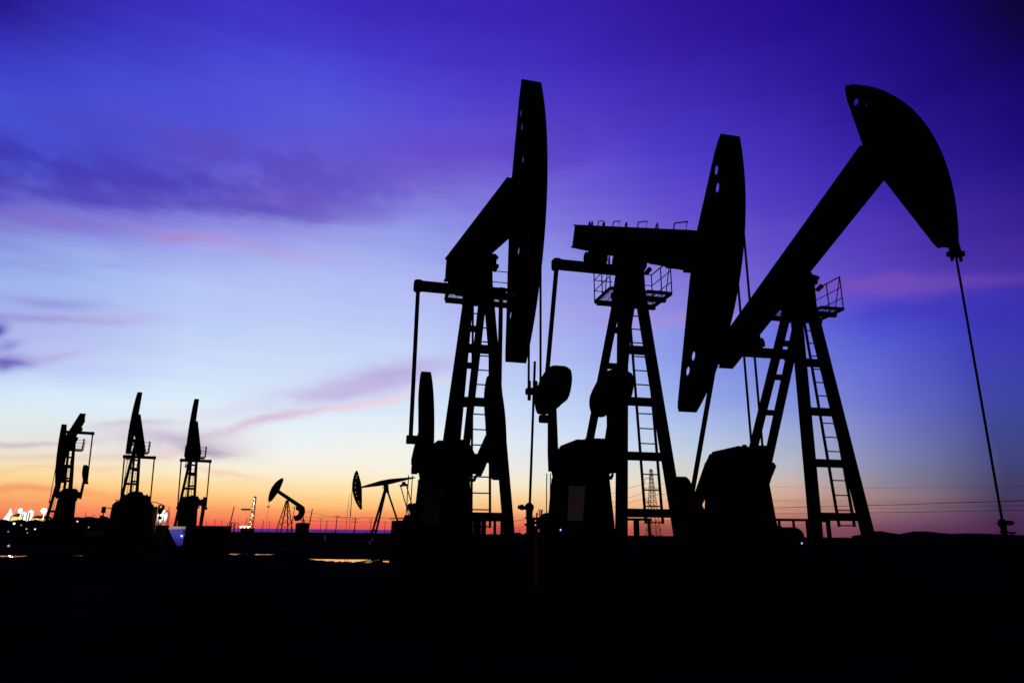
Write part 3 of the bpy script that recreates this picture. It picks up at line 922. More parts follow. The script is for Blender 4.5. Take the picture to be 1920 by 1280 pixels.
# ------------------------------------------------------------------ truck, tanks and lit kit at mid distance, left
def truck():
    d = 45.0
    xc = X(247, d)
    o = empty('tank_truck', (xc, d, GZ), math.atan((960 - 247) / 1335.0))
    tag(o, 'dark heavy truck seen head-on with mirrors sticking out, below a far pump jack', 'truck')
    w, h = 1.27, H(247, 938, d) - GZ
    MB().loft([(-w, 0, 0.6), (w, 0, 0.6), (w, 2.1, 0.6), (-w, 2.1, 0.6)], [(-w + 0.1, 0.25, h - 0.25), (w - 0.1, 0.25, h - 0.25), (w - 0.1, 2.1, h - 0.25), (-w + 0.1, 2.1, h - 0.25)]).loft([(-w + 0.1, 0.25, h - 0.248), (w - 0.1, 0.25, h - 0.248), (w - 0.1, 2.1, h - 0.248), (-w + 0.1, 2.1, h - 0.248)], [(-w + 0.3, 0.7, h), (w - 0.3, 0.7, h), (w - 0.3, 2.1, h), (-w + 0.3, 2.1, h)]).build('cab', 'truck', o)
    MB().loft([(-w + 0.18, 0.085, 1.75), (w - 0.18, 0.085, 1.75), (w - 0.2, 0.19, h - 0.5), (-w + 0.2, 0.19, h - 0.5)], [(-w + 0.18, 0.10, 1.75), (w - 0.18, 0.10, 1.75), (w - 0.2, 0.205, h - 0.5), (-w + 0.2, 0.205, h - 0.5)]).build('windscreen', 'glass', o)
    MB().box(-w, w, -0.25, -0.01, 0.45, 0.85).build('bumper', 'truck', o)
    MB().box(-0.6, 0.6, -0.03, 0.03, 0.95, 1.5).build('grille', 'dark', o)
    for sx in (-1, 1):
        MB().box(sx * 0.95 - 0.16, sx * 0.95 + 0.16, -0.06, 0.02, 0.95, 1.15).build('headlight', 'glass', o)
        m = MB().tube([(sx * (w - 0.1), 0.3, h - 0.5), (sx * (w + 0.3), 0.1, h - 0.42), (sx * (w + 0.32), 0.1, h - 1.4)], 0.035, 6).build('mirror_arm', 'dark', o)
        MB().box(sx * (w + 0.32) - 0.12, sx * (w + 0.32) + 0.12, 0.03, 0.13, h - 0.78, h - 0.40).build('mirror', 'dark', m)
        MB().box(sx * (w + 0.36) - 0.11, sx * (w + 0.36) + 0.11, 0.03, 0.13, h - 1.12, h - 0.92).build('mirror', 'dark', m)
        for yy in (0.8, 4.6, 5.9):
            wh = MB().tube([(sx * 0.85, yy, 0.52), (sx * 1.2, yy, 0.52)], 0.52, 18).build('wheel', 'rubber', o)
            MB().tube([(sx * 1.203, yy, 0.52), (sx * 1.215, yy, 0.52)], 0.26, 14).build('rim', 'dark', wh)
    MB().tube([(0, 2.3, 1.95), (0, 8.4, 1.95)], 1.18, 24).build('tank', 'truck', o, True)
    MB().box(-0.5, 0.5, 2.3, 8.4, 0.6, 0.82).build('chassis', 'dark', o)
    MB().tube([(-1.05, 0.72, h + 0.05), (1.3, 0.72, h - 0.03), (1.75, 0.9, h - 0.2)], 0.025, 6).build('roof_rail', 'lattice', o)
truck()

def tank_box():
    d = 42.0
    x0, x1 = X(346, d), X(434, d)
    h = H(390, 985, d) - GZ
    o = empty('mud_tank', ((x0 + x1) / 2, d, GZ), math.atan((960 - 390) / 1335.0))
    tag(o, 'long dark rectangular tank with hoop rails at its right end', 'tank')
    w = (x1 - x0) / 2
    b = MB().box(-w, w, 0, 2.4, 0.1, h - 0.06)
    for k in range(12):
        xx = -w + 0.1 + k * (2 * w - 0.2) / 11
        b.box(xx - 0.04, xx + 0.04, -0.05, -0.004, 0.15, h - 0.1)
    b.build('tank_body', 'steel', o)
    MB().box(-w - 0.05, w + 0.05, -0.08, 2.45, h - 0.058, h).build('tank_lid', 'steel', o)
    for xx in (w - 0.22, w - 0.02, w + 0.16):
        MB().tube([(xx, 0.2, 0.3), (xx, 0.2, h + 0.12), (xx + 0.08, 0.2, h + 0.2), (xx + 0.22, 0.2, h + 0.18), (xx + 0.26, 0.2, 0.3)], 0.02, 6).build('hoop_rail', 'steel', o)
tank_box()

def skip():
    d = 39.5
    o = empty('tarped_skip', (X(336, d), d, GZ), math.atan((960 - 336) / 1335.0))
    tag(o, 'blue tarpaulin over a lit skip with pale planks, left of the dark tank', 'skip')
    z = lambda y: H(336, y, d) - GZ
    MB().box(-0.42, 0.42, 0, 1.4, z(991.5), z(986.5)).build('plank_stack', 'peach', o)
    t = MB()
    n, mrows = 10, 8
    vs = []
    for j in range(mrows + 1):
        q = j / mrows
        wl, wr = -0.42 + 0.5 * q, 0.42 - 0.05 * q
        for i in range(n + 1):
            s_ = i / n
            vs.append((wl + (wr - wl) * s_, -0.05 - 0.25 * q - 0.035 * math.sin(s_ * 17 + q * 5), z(992) - (z(992) - z(1022)) * q))
    fs = [(j * (n + 1) + i, j * (n + 1) + i + 1, (j + 1) * (n + 1) + i + 1, (j + 1) * (n + 1) + i) for j in range(mrows) for i in range(n)]
    t.add(vs, fs).build('tarpaulin', 'blue', o, True)
    MB().loft([(-0.3, 0.05, 0), (0.36, 0.05, 0), (0.36, 1.3, 0), (-0.3, 1.3, 0)], [(-0.42, 0.02, z(992)), (0.42, 0.02, z(992)), (0.42, 1.4, z(992)), (-0.42, 1.4, z(992))]).build('skip_body', 'steel', o)
    l = MB().sphere((0.27, -0.42, z(1004)), 0.045).build('lantern', 'lamp_cool', o)
    return o
skip()

def separator():
    d = 47.0
    o = empty('heater_unit', (X(303, d), d, GZ), math.atan((960 - 303) / 1335.0))
    tag(o, 'service unit with two brightly lit white upright vessels, between truck and third far pump jack', 'equipment')
    z = lambda y: H(303, y, d) - GZ
    xx = lambda p_: X(p_, d) - X(303, d)
    for p_, t, b in ((302, 958, 985), (311.5, 960, 981)):
        r = 0.23 if p_ < 305 else 0.14
        MB().lathe((xx(p_), 0.3, 0), [(r * 0.35, z(b)), (r * 0.9, z(b) + 0.3), (r, z(b) + 0.5), (r, z(t) - 0.15), (r * 0.7, z(t) - 0.04), (r * 0.15, z(t))], 16).build('vessel', 'white', o, True)
    fr_ = MB().box(xx(285), xx(295), 0.3, 1.0, 0, z(949)).box(xx(295.2), xx(319), 0.7, 1.0, 0, z(984)).build('engine_housing', 'dark', o)
    MB().tube([(xx(297), 0.8, z(975)), (xx(297), 0.8, z(946)), (xx(301), 0.8, z(945))], 0.06, 8).build('exhaust_pipe', 'dark', o)
    MB().tube([(xx(304), 0.4, z(957)), (xx(304), 0.4, z(946))], 0.09, 8).build('valve_head', 'dark', o)
    for p_, t in ((297, 950), (314.5, 949), (316.5, 958)):
        MB().tube([(xx(p_), 0.5, 0), (xx(p_), 0.5, z(t))], 0.02, 6).build('frame_post', 'dark', o)
    MB().box(xx(309), xx(313), 0.2, 0.5, z(958), z(956)).build('lamp_shade', 'dark', o)
    MB().sphere((xx(306.5), -0.1, z(957.5)), 0.05).build('work_lamp', 'lamp_white', o)
separator()

# ------------------------------------------------------------------ floodlit plant at the far left
PD = 260.0
def plant_item(name, label, cat, px0, px1, ytop, m, kind):
    x0, x1 = X(px0, PD), X(px1, PD)
    h = H((px0 + px1) / 2, ytop, PD) - GZ
    o = empty(name, ((x0 + x1) / 2, PD, GZ))
    tag(o, label, cat)
    w = (x1 - x0) / 2
    if kind == 'tent':
        MB().lathe((0, w, 0), [(w, 0), (w, h * 0.45), (w * 0.62, h * 0.62), (w * 0.3, h * 0.82), (0.15, h)], 20).build('tent_roof', m, o)
        MB().box(-0.6, 0.6, -0.06, 0.3, 0, 2.2).build('doorway', 'dark', o)
    elif kind == 'silo':
        MB().lathe((0, w, 0), [(w, 0), (w, h * 0.94), (w * 0.5, h * 0.98), (0.2, h)], 20).build('silo_shell', m, o)
        MB().bar((w * 0.4, -0.1, 0), (w * 0.4, -0.1, h * 0.86), 0.25).build('silo_ladder', 'lattice', o)
    else:
        MB().box(-w, w, 0, 6, 0, h * 0.82).build('shed_wall', m, o)
        MB().loft([(-w - 0.2, -0.2, h * 0.822), (w + 0.2, -0.2, h * 0.822), (w + 0.2, 6.2, h * 0.822), (-w - 0.2, 6.2, h * 0.822)], [(-w - 0.2, 2.9, h), (w + 0.2, 2.9, h), (w + 0.2, 3.1, h), (-w - 0.2, 3.1, h)]).build('shed_roof', 'lattice', o)
        for k in range(3):
            xx = -w + w * (0.35 + 0.6 * k)
            MB().box(xx - 0.3, xx + 0.3, -0.05, -0.01, h * 0.3, h * 0.6).build('window', 'lamp_warm', o)
plant_item('dome_tent', 'white floodlit peaked tent roof at the left frame edge', 'tent', -6, 21, 952, 'white', 'tent')
plant_item('site_shed', 'yellow lit shed just right of the white peaked tent', 'shed', 21.5, 36, 962, 'yellow', 'shed')
plant_item('storage_silo', 'narrow white floodlit silo under the smaller floodlight', 'silo', 38, 46, 958, 'white', 'silo')
plant_item('storage_silo', 'wide bluish white floodlit silo between the two floodlights', 'silo', 48, 58.5, 954, 'white', 'silo')
plant_item('site_shed', 'long low yellow lit shed below the larger floodlight', 'shed', 59, 80, 966, 'yellow', 'shed')
def flood(px, py, label, big):
    d = PD - 22
    o = empty('floodlight_mast', (X(px, d), d, GZ))
    tag(o, label, 'floodlight', 'floodlights of the far plant')
    h = H(px, py, d) - GZ
    MB().tube([(0, 0, 0), (0, 0, h + 0.6)], 0.12, 8).build('mast', 'lattice', o)
    spots = [(0, 0)] + [((0.62 if big else 0.5) * math.cos(k * math.pi / 3), (0.62 if big else 0.5) * math.sin(k * math.pi / 3)) for k in range(6)]
    for cx, cz in spots:
        hd = MB().lathe((cx, -0.1, h + cz), [(0.2, -0.24), (0.3, 0.0), (0.2, 0.24)], 10).build('lamp_head', 'dark', o)
        MB().sphere((cx, -0.45, h + cz), 0.3 if big else 0.24).build('bulb', 'lamp_white', hd)
    L = bpy.data.lights.new('flood_beam', 'POINT')
    L.energy = 110000 if big else 80000
    L.color = (1, 0.93, 0.8)
    L.shadow_soft_size = 0.6
    lo = bpy.data.objects.new('flood_beam', L)
    COL.objects.link(lo)
    lo.parent = o
    lo.location = (0, -1.2, h)
flood(82, 957, 'larger starry bright floodlight at the right end of the lit plant', True)
flood(38, 957, 'smaller bright floodlight over the white silo of the lit plant', False)

def glow(name, loc, energy, col, size=0.05):
    L = bpy.data.lights.new(name, 'POINT')
    L.energy = energy
    L.color = col
    L.shadow_soft_size = size
    lo = bpy.data.objects.new(name, L)
    COL.objects.link(lo)
    lo.location = loc
    return lo
d = 39.5
lt = glow('lantern_light', (X(346, d), d - 0.8, H(343, 984, d)), 15, (0.8, 0.9, 1.0))
d = 47.0
lt2 = glow('work_lamp_light', (X(306.5, d), d - 0.6, H(306, 963, d)), 60, (1, 0.95, 0.85))
def parent_keep(ch, par):
    ch.parent = par
    ch.matrix_parent_inverse = (Matrix.Translation(par.location) @ Matrix.Rotation(par.rotation_euler.z, 4, 'Z')).inverted()
parent_keep(lt, [o for o in COL.objects if o.name == 'tarped_skip'][0])
parent_keep(lt2, [o for o in COL.objects if o.name == 'heater_unit'][0])

YL = [(29, 981, 'lamp_cool', 0.16, 'brightest small white lamp low under the lit plant, left side'), (43, 984, 'lamp_dim', 0.1, 'small dim lamp under the lit plant, right of the brightest low one'),
      (70, 991.5, 'lamp_cool', 0.1, 'small white lamp low on the bank below the larger floodlight'), (54, 991, 'lamp_dim', 0.13, 'yellowish lamp low on the bank left of the white one'),
      (21, 996, 'lamp_dim', 0.1, 'lowest yellow lamp at far left on the bank'), (57, 998, 'lamp_dim', 0.09, 'dim yellow lamp on the lowest row, left of its twin'), (66, 998, 'lamp_dim', 0.09, 'dim yellow lamp on the lowest row, right of its twin'),
      (118, 974, 'lamp_cool', 0.17, 'small bright white lamp at the foot of the floodlit pump jack'), (147, 977, 'lamp_warm', 0.11, 'small warm lamp between the floodlit pump jack and the truck'),
      (170, 988, 'lamp_dim', 0.1, 'small pale lamp just left of the truck, above the pale blocks'), (27, 1022.5, 'lamp_dim', 0.14, 'lone pale green lamp low in the dark ground at far left')]
for px, py, m, r, lb in YL:
    d = 108.0 if py < 1010 else 47.0
    o = empty('yard_lamp', (X(px, d), d, GZ))
    tag(o, lb, 'lamp', 'small yard lamps at the left')
    h = H(px, py, d) - GZ
    MB().tube([(0, 0.25, -0.1), (0, 0.25, h)], 0.03, 6).build('lamp_post', 'dark', o)
    MB().sphere((0, 0, h), r * (0.9 if d > 60 else 0.5)).build('bulb', m, o)
for px0, px1, y0, y1, lb in ((143, 151, 993, 998, 'short pale concrete block near the foot of the floodlit pump jack'), (177, 189.5, 993.5, 998, 'longer pale concrete block beside it'), (190.5, 201, 994, 998.5, 'pale concrete block closest to the truck')):
    d = 121.0
    zb_ = H(px0, y1 + 1, d)
    o = empty('concrete_block', (X((px0 + px1) / 2, d), d, zb_))
    tag(o, lb.replace('beside it', 'in the middle of three left of the truck'), 'concrete block', 'pale concrete blocks left of the truck')
    w = X(px1, d) - X(px0, d)
    MB().loft([(-w / 2, 0, 0), (w / 2, 0, 0), (w / 2, 0.5, 0), (-w / 2, 0.5, 0)], [(-w / 2, 0.12, H(px0, y0, d) - zb_), (w / 2, 0.12, H(px0, y0, d) - zb_), (w / 2, 0.38, H(px0, y0, d) - zb_), (-w / 2, 0.38, H(px0, y0, d) - zb_)]).build('block_body', 'pale', o)
    MB().tube([(0, 0.25, H(px0, y0, d) - zb_ - 0.01), (-0.08, 0.25, H(px0, y0, d) - zb_ + 0.08), (0.08, 0.25, H(px0, y0, d) - zb_ + 0.08), (0.0, 0.25, H(px0, y0, d) - zb_ - 0.01)], 0.012, 5).build('lifting_loop', 'dark', o)
o = [q for q in COL.objects if q.name == 'yard_lamp.009'][0]
l3 = glow('yard_lamp_light', (X(174, 116), 116.0, 1.6), 120, (1, 0.95, 0.5))
parent_keep(l3, o)
for px, y0, y1, d, lb in ((614, 1003, 1012, 112, 'white marker post on the dark ground left of the tapered-beam pump'), (703, 1008.5, 1013, 108, 'smaller white marker stub before the tapered-beam pump'), (698, 1014, 1019, 86, 'broader grey marker stub nearest the orange puddle')):
    o = empty('marker_post', (X(px, d), d, GZ))
    tag(o, lb, 'marker post', 'marker posts on the dark ground')
    h = H(px, y0, d) - GZ
    MB().box(-0.12, 0.12, -0.08, 0.08, 0, h).build('post_body', 'white', o)
    MB().box(-0.124, 0.124, -0.084, 0.084, h * 0.72, h * 0.8).build('reflector_band', 'pale', o)

def derrick():
    d = 620.0
    o = empty('drilling_rig', (X(471, d), d, -28.0))
    tag(o, 'distant drilling mast strung with bright lamps on the skyline', 'drilling rig')
    zb = H(471, 991, d) + 28.0
    h = H(471, 929, d) + 28.0
    m = MB()
    def lg(a, b, q): return (a * (2.0 * (1 - q) + 0.7) + 2.2 * q, b * (2.0 * (1 - q) + 0.7), h * q)
    for a in (-1, 1):
        for b in (-1, 1):
            m.bar(lg(a, b, 0), lg(a, b, 1), 0.35)
    for i in range(14):
        for a, b, a2, b2 in ((-1, -1, 1, -1), (1, -1, 1, 1), (1, 1, -1, 1), (-1, 1, -1, -1)):
            m.bar(lg(a, b, i / 14), lg(a2, b2, (i + 1) / 14), 0.2)
    m.build('mast', 'lattice', o)
    MB().box(-8.5, -1.0, -1, 1, H(471, 956, d) + 28, H(471, 953, d) + 28).build('monkey_board', 'lattice', o)
    MB().box(-7, 3.5, -2, 3, 0, zb + 0.6).build('rig_floor', 'lattice', o)
    for i, (py, r) in enumerate(((934, .5), (937, .6), (940, .75), (943, .8), (946, .65), (949, .6), (952, .55), (956, .35), (963, .9), (966, .8), (969.5, .75), (973, .4), (978, .5), (982, .6))):
        z = H(471, py, d) + 28
        q = z / h
        MB().sphere((2.2 * q + (0.5 if i % 2 else -0.4) * (1.2 if py > 960 else .4), -2.9 + 2.0 * q, z), r * 0.6).build('mast_lamp', 'lamp_warm' if i % 3 else 'lamp_white', o)
    for k in range(6):
        MB().sphere((-6.6 + k * 1.6, -2.6, H(471, 987.5 - (k % 2), d) + 28), 0.7).build('floor_lamp', 'lamp_warm' if k % 2 else 'lamp_white', o)
derrick()

# ------------------------------------------------------------------ dusk sky (world), laid out by azimuth and elevation
TAB = {
 20: [(0,38,25,140),(60,48,40,175),(200,70,85,215),(300,66,76,206),(380,100,95,202),(430,125,125,215),(470,145,170,235),(520,152,176,236),(600,165,170,230),(700,190,200,245),(740,215,235,250),(800,225,232,235),(830,234,222,210),(880,252,216,150),(910,252,186,112),(940,248,142,94),(970,240,104,82),(990,150,60,80)],
 320: [(0,60,50,195),(100,68,68,210),(200,78,80,215),(260,78,76,208),(330,95,92,212),(380,120,120,220),(430,150,150,230),(500,165,180,240),(600,180,200,245),(700,205,222,252),(750,220,238,250),(800,230,236,240),(850,246,240,224),(880,253,230,185),(905,254,210,140),(928,253,180,108),(955,248,130,90),(985,236,84,78)],
 600: [(0,60,45,190),(100,72,65,210),(200,88,88,218),(260,95,90,215),(300,102,90,208),(350,115,102,208),(400,135,125,215),(430,155,160,233),(500,170,180,240),(600,182,195,245),(650,192,212,247),(700,208,222,248),(740,216,232,250),(780,222,240,252),(850,246,244,238),(880,251,238,212),(900,253,230,180),(920,254,213,145),(940,254,186,115),(958,250,142,92),(975,244,108,84),(990,236,82,78)],
 760: [(0,58,38,180),(100,68,52,200),(200,85,75,212),(300,105,85,208),(330,118,96,208),(400,140,145,228),(480,160,170,238),(560,172,182,242),(650,190,205,246),(690,198,212,246),(720,206,222,248),(760,214,230,250),(820,238,242,242),(870,249,241,222),(900,253,230,182),(925,254,212,142),(945,252,180,112),(965,246,130,90),(990,232,82,76)],
 1060: [(0,55,32,165),(100,62,42,185),(200,75,55,195),(300,100,80,210),(400,125,115,220),(480,140,150,232),(560,160,165,236),(640,175,180,240),(700,180,195,242),(800,205,222,248),(860,228,232,235),(900,245,230,205),(940,250,195,140),(970,236,136,98),(990,214,96,82)],
 1260: [(0,48,22,150),(100,55,30,165),(200,65,45,182),(300,78,62,200),(400,100,78,205),(480,115,102,214),(550,138,126,216),(600,140,145,230),(650,135,150,232),(700,145,165,235),(750,160,180,235),(800,180,200,235),(850,205,215,225),(900,230,210,185),(940,240,180,130),(970,214,126,98),(992,176,88,86)],
 1480: [(0,36,12,138),(100,44,22,150),(200,55,35,165),(300,68,48,185),(400,80,60,192),(500,98,80,200),(560,104,92,208),(620,105,110,220),(700,120,130,220),(760,135,150,220),(820,165,175,210),(870,190,185,190),(910,210,175,155),(950,196,134,115),(985,146,82,90)],
 1680: [(0,25,8,120),(100,30,12,130),(200,40,20,140),(350,60,35,165),(450,80,52,182),(500,90,64,190),(530,88,66,195),(560,78,66,198),(600,70,75,205),(700,95,100,210),(750,105,110,205),(800,115,120,195),(850,125,130,175),(900,135,125,145),(930,150,120,125),(960,130,92,112),(992,108,62,92)],
 1900: [(0,15,5,50),(100,18,5,85),(200,22,8,110),(300,30,15,125),(400,50,28,140),(480,62,36,148),(530,60,40,158),(560,50,42,165),(650,55,50,170),(750,52,58,150),(820,52,60,125),(880,55,55,100),(940,65,48,85),(990,70,35,75)],
}
def to_px(az, el):
    a, e = R(az), R(el)
    x, y, z = math.sin(a) * math.cos(e), math.cos(a) * math.cos(e), math.sin(e)
    cp, sp = math.cos(R(PITCH)), math.sin(R(PITCH))
    zc, yc = y * cp + z * sp, -y * sp + z * cp
    Xp, Yp = FPX * x / zc, -FPX * yc / zc
    c, s_ = math.cos(R(ROLL)), math.sin(R(ROLL))
    return 960 + Xp * c - Yp * s_, 640 + Xp * s_ + Yp * c
def to_dir(px, py):
    c, s_ = math.cos(R(ROLL)), math.sin(R(ROLL))
    dx, dy = px - 960, py - 640
    Xp, Yp = dx * c + dy * s_, -dx * s_ + dy * c
    cp, sp = math.cos(R(PITCH)), math.sin(R(PITCH))
    x, y, z = Xp / FPX, cp + sp * Yp / FPX, sp - cp * Yp / FPX
    return math.degrees(math.atan2(x, y)), math.degrees(math.atan2(z, math.hypot(x, y)))
cols = sorted(TAB)
def table(px, py):
    def col(cx):
        T_ = TAB[cx]
        ys_ = [t[0] for t in T_]
        return np.array([np.interp(py, ys_, [t[k] for t in T_]) for k in (1, 2, 3)])
    px = min(max(px, cols[0]), cols[-1])
    py -= 11.0 * max(0.0, min(1.0, (py - 800) / 50.0, (1000 - py) / 30.0))
    res = col(cols[-1])
    for a, b in zip(cols, cols[1:]):
        if px <= b:
            t = (px - a) / (b - a)
            res = col(a) * (1 - t) + col(b) * t
            break
    w = 0.2 * max(0.0, min(1.0, (py - 460) / 80.0, (760 - py) / 60.0)) * max(0.0, min(1.0, (980 - px) / 200.0, (px - 60) / 200.0))
    return res * (1 - w) + np.array([216, 228, 252]) * w

W = bpy.data.worlds.new("World")
sc.world = W
W.use_nodes = True
nt = W.node_tree
nt.nodes.clear()
ND, LK = nt.nodes.new, nt.links.new
def setin(sock, v):
    if hasattr(v, 'is_output') or isinstance(v, bpy.types.NodeSocket):
        LK(v, sock)
    else:
        sock.default_value = v
def mth(op, a, b=0.0, c=0.0, clamp=False):
    n = ND('ShaderNodeMath')
    n.operation = op
    n.use_clamp = clamp
    for i, v in enumerate((a, b, c)):
        setin(n.inputs[i], v)
    return n.outputs[0]
def comb(a, b, c):
    n = ND('ShaderNodeCombineXYZ')
    for i, v in enumerate((a, b, c)):
        setin(n.inputs[i], v)
    return n.outputs[0]
def noise(vec, scale, detail=4, rough=0.55):
    n = ND('ShaderNodeTexNoise')
    n.inputs['Scale'].default_value = scale
    n.inputs['Detail'].default_value = detail
    n.inputs['Roughness'].default_value = rough
    LK(vec, n.inputs['Vector'])
    return n.outputs['Fac']
def smooth(v, lo, hi):
    n = ND('ShaderNodeMapRange')
    n.interpolation_type = 'SMOOTHSTEP'
    setin(n.inputs[0], v)
    n.inputs[1].default_value = lo
    n.inputs[2].default_value = hi
    n.inputs[3].default_value = 0
    n.inputs[4].default_value = 1
    return n.outputs[0]
def mix(f, a, b):
    n = ND('ShaderNodeMixRGB')
    setin(n.inputs[0], f)
    setin(n.inputs[1], a)
    setin(n.inputs[2], b)
    return n.outputs[0]
tc = ND('ShaderNodeTexCoord')
sp_ = ND('ShaderNodeSeparateXYZ')
LK(tc.outputs['Generated'], sp_.inputs[0])
az = mth('MULTIPLY', mth('ARCTAN2', sp_.outputs[0], sp_.outputs[1]), 57.29578)
el = mth('MULTIPLY', mth('ARCSINE', sp_.outputs[2]), 57.29578)
# streaky noise in (azimuth, elevation): clouds are long and flat
flat = comb(mth('MULTIPLY', az, 0.16), mth('MULTIPLY', el, 0.55), 0.0)
n1 = noise(flat, 0.55, 5, 0.55)
n2 = noise(comb(mth('MULTIPLY_ADD', az, 0.2, 31.0), mth('MULTIPLY', el, 0.42), 4.0), 0.9, 5, 0.55)
n3 = noise(comb(mth('MULTIPLY_ADD', az, 0.10, 7.0), mth('MULTIPLY', el, 1.5), 9.0), 0.9, 6, 0.62)
n5 = noise(comb(mth('MULTIPLY_ADD', az, 0.22, 13.0), mth('MULTIPLY_ADD', el, 0.46, mth('MULTIPLY', az, 0.04)), 6.0), 1.2, 6, 0.54)
n4 = noise(comb(mth('MULTIPLY_ADD', az, 0.12, 71.0), mth('MULTIPLY', el, 0.14), 2.0), 0.8, 3, 0.5)
lift = smooth(el, 2.0, 14.0)
elb = mth('ADD', el, mth('MULTIPLY', mth('MULTIPLY', mth('SUBTRACT', n1, 0.5), 2.6), lift))
elb = mth('ADD', elb, mth('MULTIPLY', mth('SUBTRACT', n3, 0.5), mth('MULTIPLY_ADD', lift, 1.0, 0.55)))
ELMAX, ELMIN = 60.0, -1.0
pos = mth('DIVIDE', mth('SUBTRACT', elb, ELMIN), ELMAX - ELMIN, clamp=True)
AZ = [-42, -34, -26, -18, -9, 0, 8, 15, 22, 29, 35, 41]
ELS = [-1, 0.15, 0.8, 1.6, 2.5, 3.5, 4.7, 6, 7.5, 9, 10.5, 12, 13.5, 15, 16.5, 18, 20, 22, 24.5, 27, 30, 33, 36.5, 40, 43, 50, 60]
ramps = []
for a in AZ:
    n = ND('ShaderNodeValToRGB')
    LK(pos, n.inputs[0])
    els = n.color_ramp.elements
    n.color_ramp.interpolation = 'CARDINAL'
    while len(els) < len(ELS):
        els.new(0.5)
    for e, v in zip(els, ELS):
        e.position = 0.0
    for k, v in enumerate(ELS):
        x_, y_ = to_px(a, min(v, 42.0))
        c = table(x_, max(0, y_))
        f = 1.0 if v <= 43 else (0.55 if v < 55 else 0.25)
        els[k].position = (v - ELMIN) / (ELMAX - ELMIN)
        els[k].color = [q * f for q in srgb(c)] + [1]
    ramps.append(n.outputs[0])
azw = mth('ADD', az, mth('MULTIPLY', mth('SUBTRACT', n4, 0.5), 3.0))
cur = ramps[0]
for i in range(1, len(AZ)):
    n = ND('ShaderNodeMapRange')
    LK(azw, n.inputs[0])
    n.inputs[1].default_value, n.inputs[2].default_value = AZ[i - 1], AZ[i]
    cur = mix(n.outputs[0], cur, ramps[i])
sky = cur

# cloud banks: centre, half-length vector and half-width given as they lie in the sky
waz = mth('ADD', az, mth('MULTIPLY', mth('SUBTRACT', n1, 0.5), 5.0))
wel = mth('ADD', el, mth('MULTIPLY', mth('SUBTRACT', n2, 0.5), 2.2))
wvec = comb(waz, wel, 1.0)
def cloud(cx, cy, vx, vy, hw, colr, strength, nz=None, lo=0.3, hi=0.65, power=1.0):
    global sky
    c0 = np.array(to_dir(cx, cy))
    ax = np.array(to_dir(cx + vx, cy + vy)) - c0
    Ln = math.hypot(vx, vy)
    bx = np.array(to_dir(cx - vy / Ln * hw, cy + vx / Ln * hw)) - c0
    Mi = np.linalg.inv(np.array([[ax[0], bx[0]], [ax[1], bx[1]]]))
    def dot(row):
        n = ND('ShaderNodeVectorMath')
        n.operation = 'DOT_PRODUCT'
        LK(wvec, n.inputs[0])
        n.inputs[1].default_value = (row[0], row[1], -(row[0] * c0[0] + row[1] * c0[1]))
        return n.outputs['Value']
    p_, q_ = dot(Mi[0]), dot(Mi[1])
    e = mth('POWER', 2.71828, mth('MULTIPLY', mth('ADD', mth('MULTIPLY', p_, p_), mth('MULTIPLY', q_, q_)), -1.0))
    if nz is not None:
        e = mth('MULTIPLY', e, smooth(nz, lo, hi))
    f = mth('MULTIPLY', e, strength, clamp=True)
    sky = mix(f, sky, srgb(colr) + [1])
cloud(850, 300, 240, -60, 55, (112, 82, 200), 0.45, n1, 0.25, 0.6)
cloud(1350, 450, 260, -20, 35, (116, 82, 202), 0.35, n2, 0.3, 0.6)
cloud(1140, 230, 200, -60, 60, (70, 42, 178), 0.5, n1, 0.35, 0.65)
cloud(200, 330, 340, 20, 56, (68, 60, 180), 1.0, n5, 0.28, 0.62)
cloud(420, 300, 260, 30, 60, (84, 70, 190), 0.75, n5, 0.34, 0.64)
cloud(0, 320, 110, 10, 52, (56, 54, 176), 0.85, n5, 0.3, 0.55)
cloud(120, 366, 190, 16, 16, (80, 70, 184), 0.85, n3, 0.1, 0.5)
cloud(250, 290, 120, 50, 34, (72, 68, 190), 0.6, n1, 0.2, 0.6)
cloud(450, 388, 180, 14, 18, (92, 78, 188), 0.85, n3, 0.1, 0.5)
cloud(540, 330, 220, 30, 44, (96, 82, 198), 0.7, n5, 0.3, 0.64)
cloud(560, 375, 90, 14, 18, (108, 84, 190), 0.6, n2, 0.2, 0.6)
cloud(110, 418, 200, 8, 20, (134, 112, 204), 0.65, n3, 0.15, 0.6)
cloud(350, 446, 56, 6, 10, (170, 128, 202), 0.55, n3, 0.1, 0.5)
cloud(430, 458, 110, 12, 9, (172, 142, 210), 0.55, n3, 0.1, 0.5)
cloud(560, 480, 120, 10, 14, (182, 166, 226), 0.4, n3, 0.2, 0.6)
cloud(120, 502, 130, 4, 12, (142, 150, 222), 0.55, n3, 0.2, 0.6)
cloud(90, 565, 90, 6, 12, (140, 138, 216), 0.6, n3, 0.15, 0.55)
cloud(60, 596, 120, 4, 10, (152, 142, 214), 0.7, n3, 0.1, 0.5)
cloud(210, 598, 100, 2, 10, (186, 168, 220), 0.6, n3, 0.1, 0.5)
cloud(-12, 620, 20, 6, 16, (84, 72, 182), 0.95, n2, 0.1, 0.5)
cloud(10, 650, 30, -6, 9, (128, 126, 206), 0.7, n2, 0.1, 0.5)
cloud(5, 682, 52, -6, 15, (96, 84, 184), 0.95, n2, 0.1, 0.5)
cloud(100, 665, 60, -6, 7, (184, 168, 216), 0.6, n3, 0.15, 0.5)
cloud(740, 700, 120, -22, 22, (184, 168, 222), 0.85, n2, 0.1, 0.55)
cloud(640, 732, 130, -22, 18, (194, 176, 222), 0.75, n2, 0.1, 0.55)
cloud(690, 752, 150, -32, 7, (244, 206, 216), 0.7, n3, 0.05, 0.45)
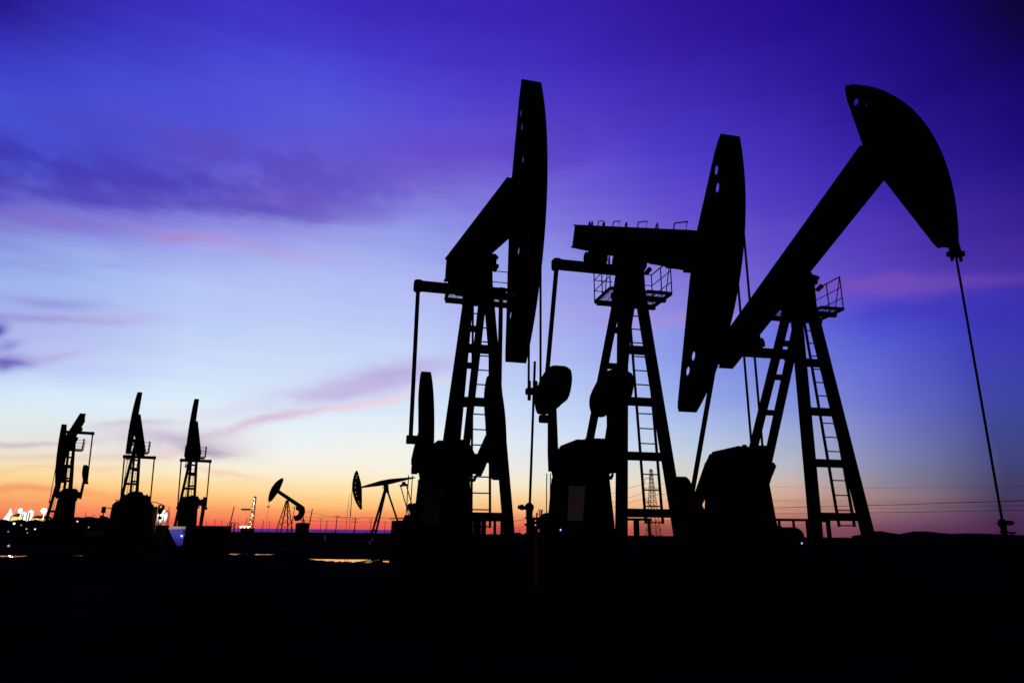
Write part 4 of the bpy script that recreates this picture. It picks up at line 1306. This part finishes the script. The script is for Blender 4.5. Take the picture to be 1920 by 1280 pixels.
cloud(500, 790, 130, -30, 10, (216, 184, 212), 0.8, n3, 0.05, 0.45)
cloud(450, 770, 110, -6, 16, (214, 204, 228), 0.4, n3, 0.1, 0.5)
cloud(330, 826, 110, 10, 24, (190, 170, 200), 0.8, n2, 0.15, 0.55)
cloud(400, 850, 50, 2, 15, (164, 148, 182), 0.9, n2, 0.05, 0.45)
cloud(300, 862, 90, 2, 10, (232, 196, 200), 0.6, n3, 0.1, 0.5)
cloud(250, 795, 90, -6, 5, (206, 190, 212), 0.7, n3, 0.1, 0.5)
cloud(60, 828, 130, -2, 6, (200, 186, 192), 0.75, n3, 0.1, 0.5)
cloud(120, 858, 150, -3, 7, (226, 196, 186), 0.55, n3, 0.15, 0.55)
cloud(90, 884, 140, -3, 6, (246, 196, 140), 0.5, n3, 0.2, 0.55)
cloud(420, 893, 70, 8, 6, (240, 196, 170), 0.55, n3, 0.1, 0.5)
cloud(30, 922, 150, 2, 9, (243, 128, 92), 0.6, n3, 0.15, 0.55)
cloud(1250, 600, 160, 0, 14, (172, 138, 214), 0.5, n3, 0.25, 0.6)
cloud(1640, 540, 130, 4, 18, (132, 88, 194), 0.5, n3, 0.1, 0.5)
cloud(1720, 532, 240, -8, 15, (116, 74, 178), 0.6, n3, 0.05, 0.45)
cloud(1780, 575, 200, -20, 22, (62, 54, 188), 0.55)
# low violet haze bank lying on the horizon in the middle distance
hz = mth('MULTIPLY', smooth(mth('MULTIPLY', el, -1.0), -0.07, 0.03), mth('MULTIPLY', smooth(az, -24.0, -20.0), mth('SUBTRACT', 1.0, smooth(az, -6.0, -2.0))))
sky = mix(mth('MULTIPLY', hz, 0.95), sky, srgb((62, 42, 138)) + [1])
# night side of the sky
back = smooth(mth('ABSOLUTE', az), 44.0, 95.0)
sky = mix(back, sky, srgb((50, 46, 82)) + [1])
sky = mix(smooth(mth('MULTIPLY', el, -1.0), 0.6, 3.0), sky, [0.0008, 0.0008, 0.0015, 1])
bg = ND('ShaderNodeBackground')
LK(sky, bg.inputs[0])
bg.inputs[1].default_value = 1.0
out = ND('ShaderNodeOutputWorld')
LK(bg.outputs[0], out.inputs[0])
W.cycles.sampling_method = 'MANUAL'
W.cycles.sample_map_resolution = 512

# ------------------------------------------------------------------ render settings
sc.view_settings.view_transform = 'Standard'
sc.view_settings.look = 'None'
sc.view_settings.exposure = 0.0
sc.view_settings.gamma = 1.0
sc.render.engine = 'CYCLES'
sc.cycles.use_denoising = True
sc.cycles.denoiser = 'OPENIMAGEDENOISE'
sc.cycles.sample_clamp_indirect = 2.0
sc.cycles.max_bounces = 4
